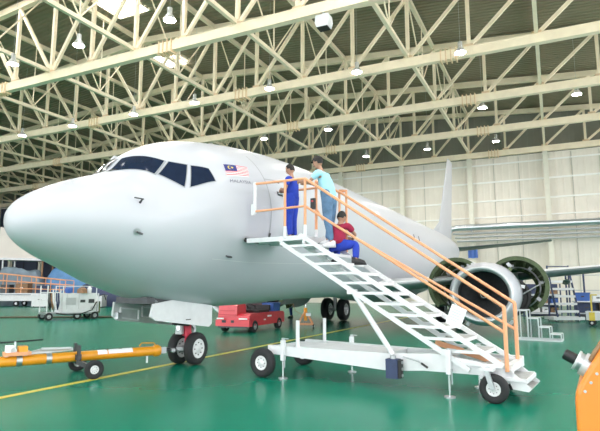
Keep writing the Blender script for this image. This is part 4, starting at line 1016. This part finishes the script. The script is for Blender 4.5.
    # clothes
    def shirt():
        nodes = [(J['pelvis']-(J['belly']-J['pelvis'])*hem, .150*fat), (J['belly'], .142*fat), (J['chest'], .148*fat), (mid('chest', 'neck', .72), .075)]
        edges = [(0,1), (1,2), (2,3)]
        for s in 'LR':
            nodes.append((mid('chest', 'neck', .42)*.5+J['sh'+s]*.5, .088)); i = len(nodes); nodes += [(J['sh'+s], .078), (mid('sh'+s, 'el'+s, .5), .066)]; edges += [(2, i-1), (i-1, i), (i, i+1)]
            if sleeve > .5:
                nodes.append((mid('sh'+s, 'el'+s, min(1, sleeve)), .058 if sleeve <= 1 else .05)); edges.append((i+1, i+2))
            if sleeve > 1: nodes.append((mid('el'+s, 'wr'+s, sleeve-1), .044)); edges.append((i+2, i+3))
        return skin_geo(nodes, edges)
    def trousers():
        nodes = [(J['pelvis'], .135*fat), (mid('pelvis', 'belly', 1.25), .128*fat)]; edges = [(0, 1)]
        for s in 'LR':
            i = len(nodes); nodes += [(J['hip'+s], .106*fat), (mid('hip'+s, 'kn'+s, .5), .096*fat), (J['kn'+s], .077*fat), (mid('kn'+s, 'an'+s, .5), .068), (mid('kn'+s, 'an'+s, .93), .060)]
            edges += [(0, i), (i, i+1), (i+1, i+2), (i+2, i+3), (i+3, i+4)]
        return skin_geo(nodes, edges)
    b = MB(); b.add(*shirt(), top, True); b.build('shirt' if top != legs else 'coverall_top', root)
    b = MB(); b.add(*trousers(), legs, True); b.build('trousers' if top != legs else 'coverall_trousers', root)
    for s in 'LR':
        a = J['an'+s]; t = J['toe'+s]; d = (t-a); d.z = 0; d.normalize(); z0 = min(a.z-.075, t.z-.03); base = V(a.x, a.y, a.z-.085)
        sl = t.z - a.z; lf2 = V(-d.y, d.x, 0); rows = []
        for i in range(9):
            u = i/8; x = -.075+.27*u; w = .040+.012*math.sin(PI*u) if 0 < u < 1 else .02; h = .10*(1-u)**.6+.05 if u < .95 else .02
            c = base + d*x; rows.append([c+lf2*w, c+lf2*w*.85+V(0,0,h*.7), c+V(0,0,h), c-lf2*w*.85+V(0,0,h*.7), c-lf2*w, c])
        b = MB(); b.grid(rows, shoe, closed=True); b.add(rows[0], [tuple(range(6))], shoe); b.add(rows[-1], [tuple(range(6))], shoe); b.build('shoe', root)
    return root
LOC = lambda x, y, z: (V(-4.9, 8.7, 0) + Matrix.Rotation(math.radians(-6.8), 3, 'Z') @ V(x, y, 0) + V(0, 0, z))
# local axes of a person: +x is where he faces, +y his left
stand = dict(pelvis=(0,0,.92), belly=(.01,0,1.06), chest=(.0,0,1.25), neck=(.01,0,1.43), head=(.05,0,1.58), face=(1,0,-.18),
    hipL=(0,.09,.88), hipR=(0,-.09,.88), knL=(.03,.10,.48), knR=(.02,-.10,.48), anL=(-.01,.10,.085), anR=(-.02,-.10,.085), toeL=(.11,.12,.03), toeR=(.10,-.12,.03),
    shL=(0,.185,1.36), shR=(0,-.185,1.36), elL=(.03,.27,1.10), elR=(.03,-.27,1.10), wrL=(.26,.06,1.13), wrR=(.25,-.05,1.10), handL=(.3,-.9,0), handR=(.3,.9,0))
bm_ = person('man in blue coveralls standing with folded arms at the cabin door', LOC(-.06, .92, 2.59), math.radians(180-6.8+8), stand, 'blue_cloth', 'blue_cloth', 'shoe_black', .7, fat=1.15, hem=.55)
bm_.scale = (.965, .965, .965)
lean = dict(stand); lean.update(pelvis=(0,0,.95), belly=(.05,0,1.12), chest=(.13,0,1.33), neck=(.19,0,1.52), head=(.25,0,1.67), face=(1,0,-.12), hipL=(0,.09,.91), hipR=(0,-.09,.91), knL=(-.02,.10,.50), knR=(.03,-.10,.53),
    anL=(-.10,.10,.085), anR=(.10,-.10,.145), toeL=(.03,.11,.03), toeR=(.22,-.11,.09), shL=(.12,.20,1.43), shR=(.14,-.20,1.43), elL=(.32,.24,1.24), elR=(.36,-.22,1.26), wrL=(.52,.16,1.30), wrR=(.56,-.14,1.32), handL=(1,-.2,.0), handR=(1,.2,.0))
person('man in a light blue shirt, jeans and dark cap leaning on the orange handrail', LOC(1.13, .40, 2.365), math.radians(180-6.8), lean, 'sky_shirt', 'jeans', 'shoe_white', .6, cap=True, fat=1.12, hem=.75)
crouch0 = dict(pelvis=(-.02,0,.44), belly=(.03,0,.56), chest=(.09,0,.72), neck=(.12,0,.89), head=(.15,0,1.01), face=(1,.15,-.45), hipL=(.03,.11,.42), hipR=(.03,-.11,.42), knL=(.22,.17,.52-.22), knR=(.38,-.15,.50),
    anL=(-.02,.14,.09), anR=(.36,-.15,.09), toeL=(.10,.15,.03), toeR=(.48,-.16,.03), shL=(.09,.185,.82), shR=(.09,-.185,.82), elL=(.30,.22,.68), elR=(.30,-.22,.66), wrL=(.48,.12,.72), wrR=(.48,-.1,.70), handL=(1,-.3,0), handR=(1,.3,0))
crouch = dict(pelvis=(-.02,0,.36), belly=(.02,0,.47), chest=(.07,0,.62), neck=(.11,0,.78), head=(.16,0,.89), face=(1,-.1,-.35), hipL=(.02,.11,.34), hipR=(.02,-.11,.34), knL=(.36,.20,.36), knR=(.14,-.31,.37),
    anL=(.10,.10,.10), anR=(.0,-.37,.065), toeL=(.0,.08,.03), toeR=(.07,-.46,.01), shL=(.06,.185,.72), shR=(.06,-.185,.72), elL=(.27,.24,.56), elR=(.25,-.24,.55), wrL=(.44,.10,.52), wrR=(.42,-.08,.50), handL=(1,-.3,0), handR=(1,.3,0))
person('man in a dark red shirt and blue trousers crouching on the stairs', LOC(1.29, .42, 2.06), math.radians(82), crouch, 'maroon_shirt', 'blue_cloth', 'shoe_black', .6)
walk = dict(stand); walk.update(wrL=(.05,.24,.82), wrR=(.02,-.24,.82), handL=(.2,0,-1), handR=(.2,0,-1), elL=(-.03,.23,1.08), elR=(-.03,-.23,1.08), face=(1,0,0))
person('person in navy work trousers beyond the belly, seen from the legs down', (-13.1, 25.9, 0), math.radians(200), walk, 'navy_cloth', 'navy_cloth', 'shoe_black', 1.9)

# ------------------------------------------------------------------ light
wd = bpy.data.worlds.new('sky'); SC.world = wd; wd.use_nodes = True
bg = wd.node_tree.nodes['Background']; bg.inputs['Color'].default_value = (.97, .98, 1.0, 1); bg.inputs['Strength'].default_value = 1.7
SC.view_settings.view_transform = 'Standard'; SC.view_settings.look = 'None'
SC.view_settings.gamma = 1; SC.view_settings.use_curve_mapping = False
SC.view_settings.exposure = 1.2
SC.cycles.max_bounces = 8; SC.cycles.diffuse_bounces = 5
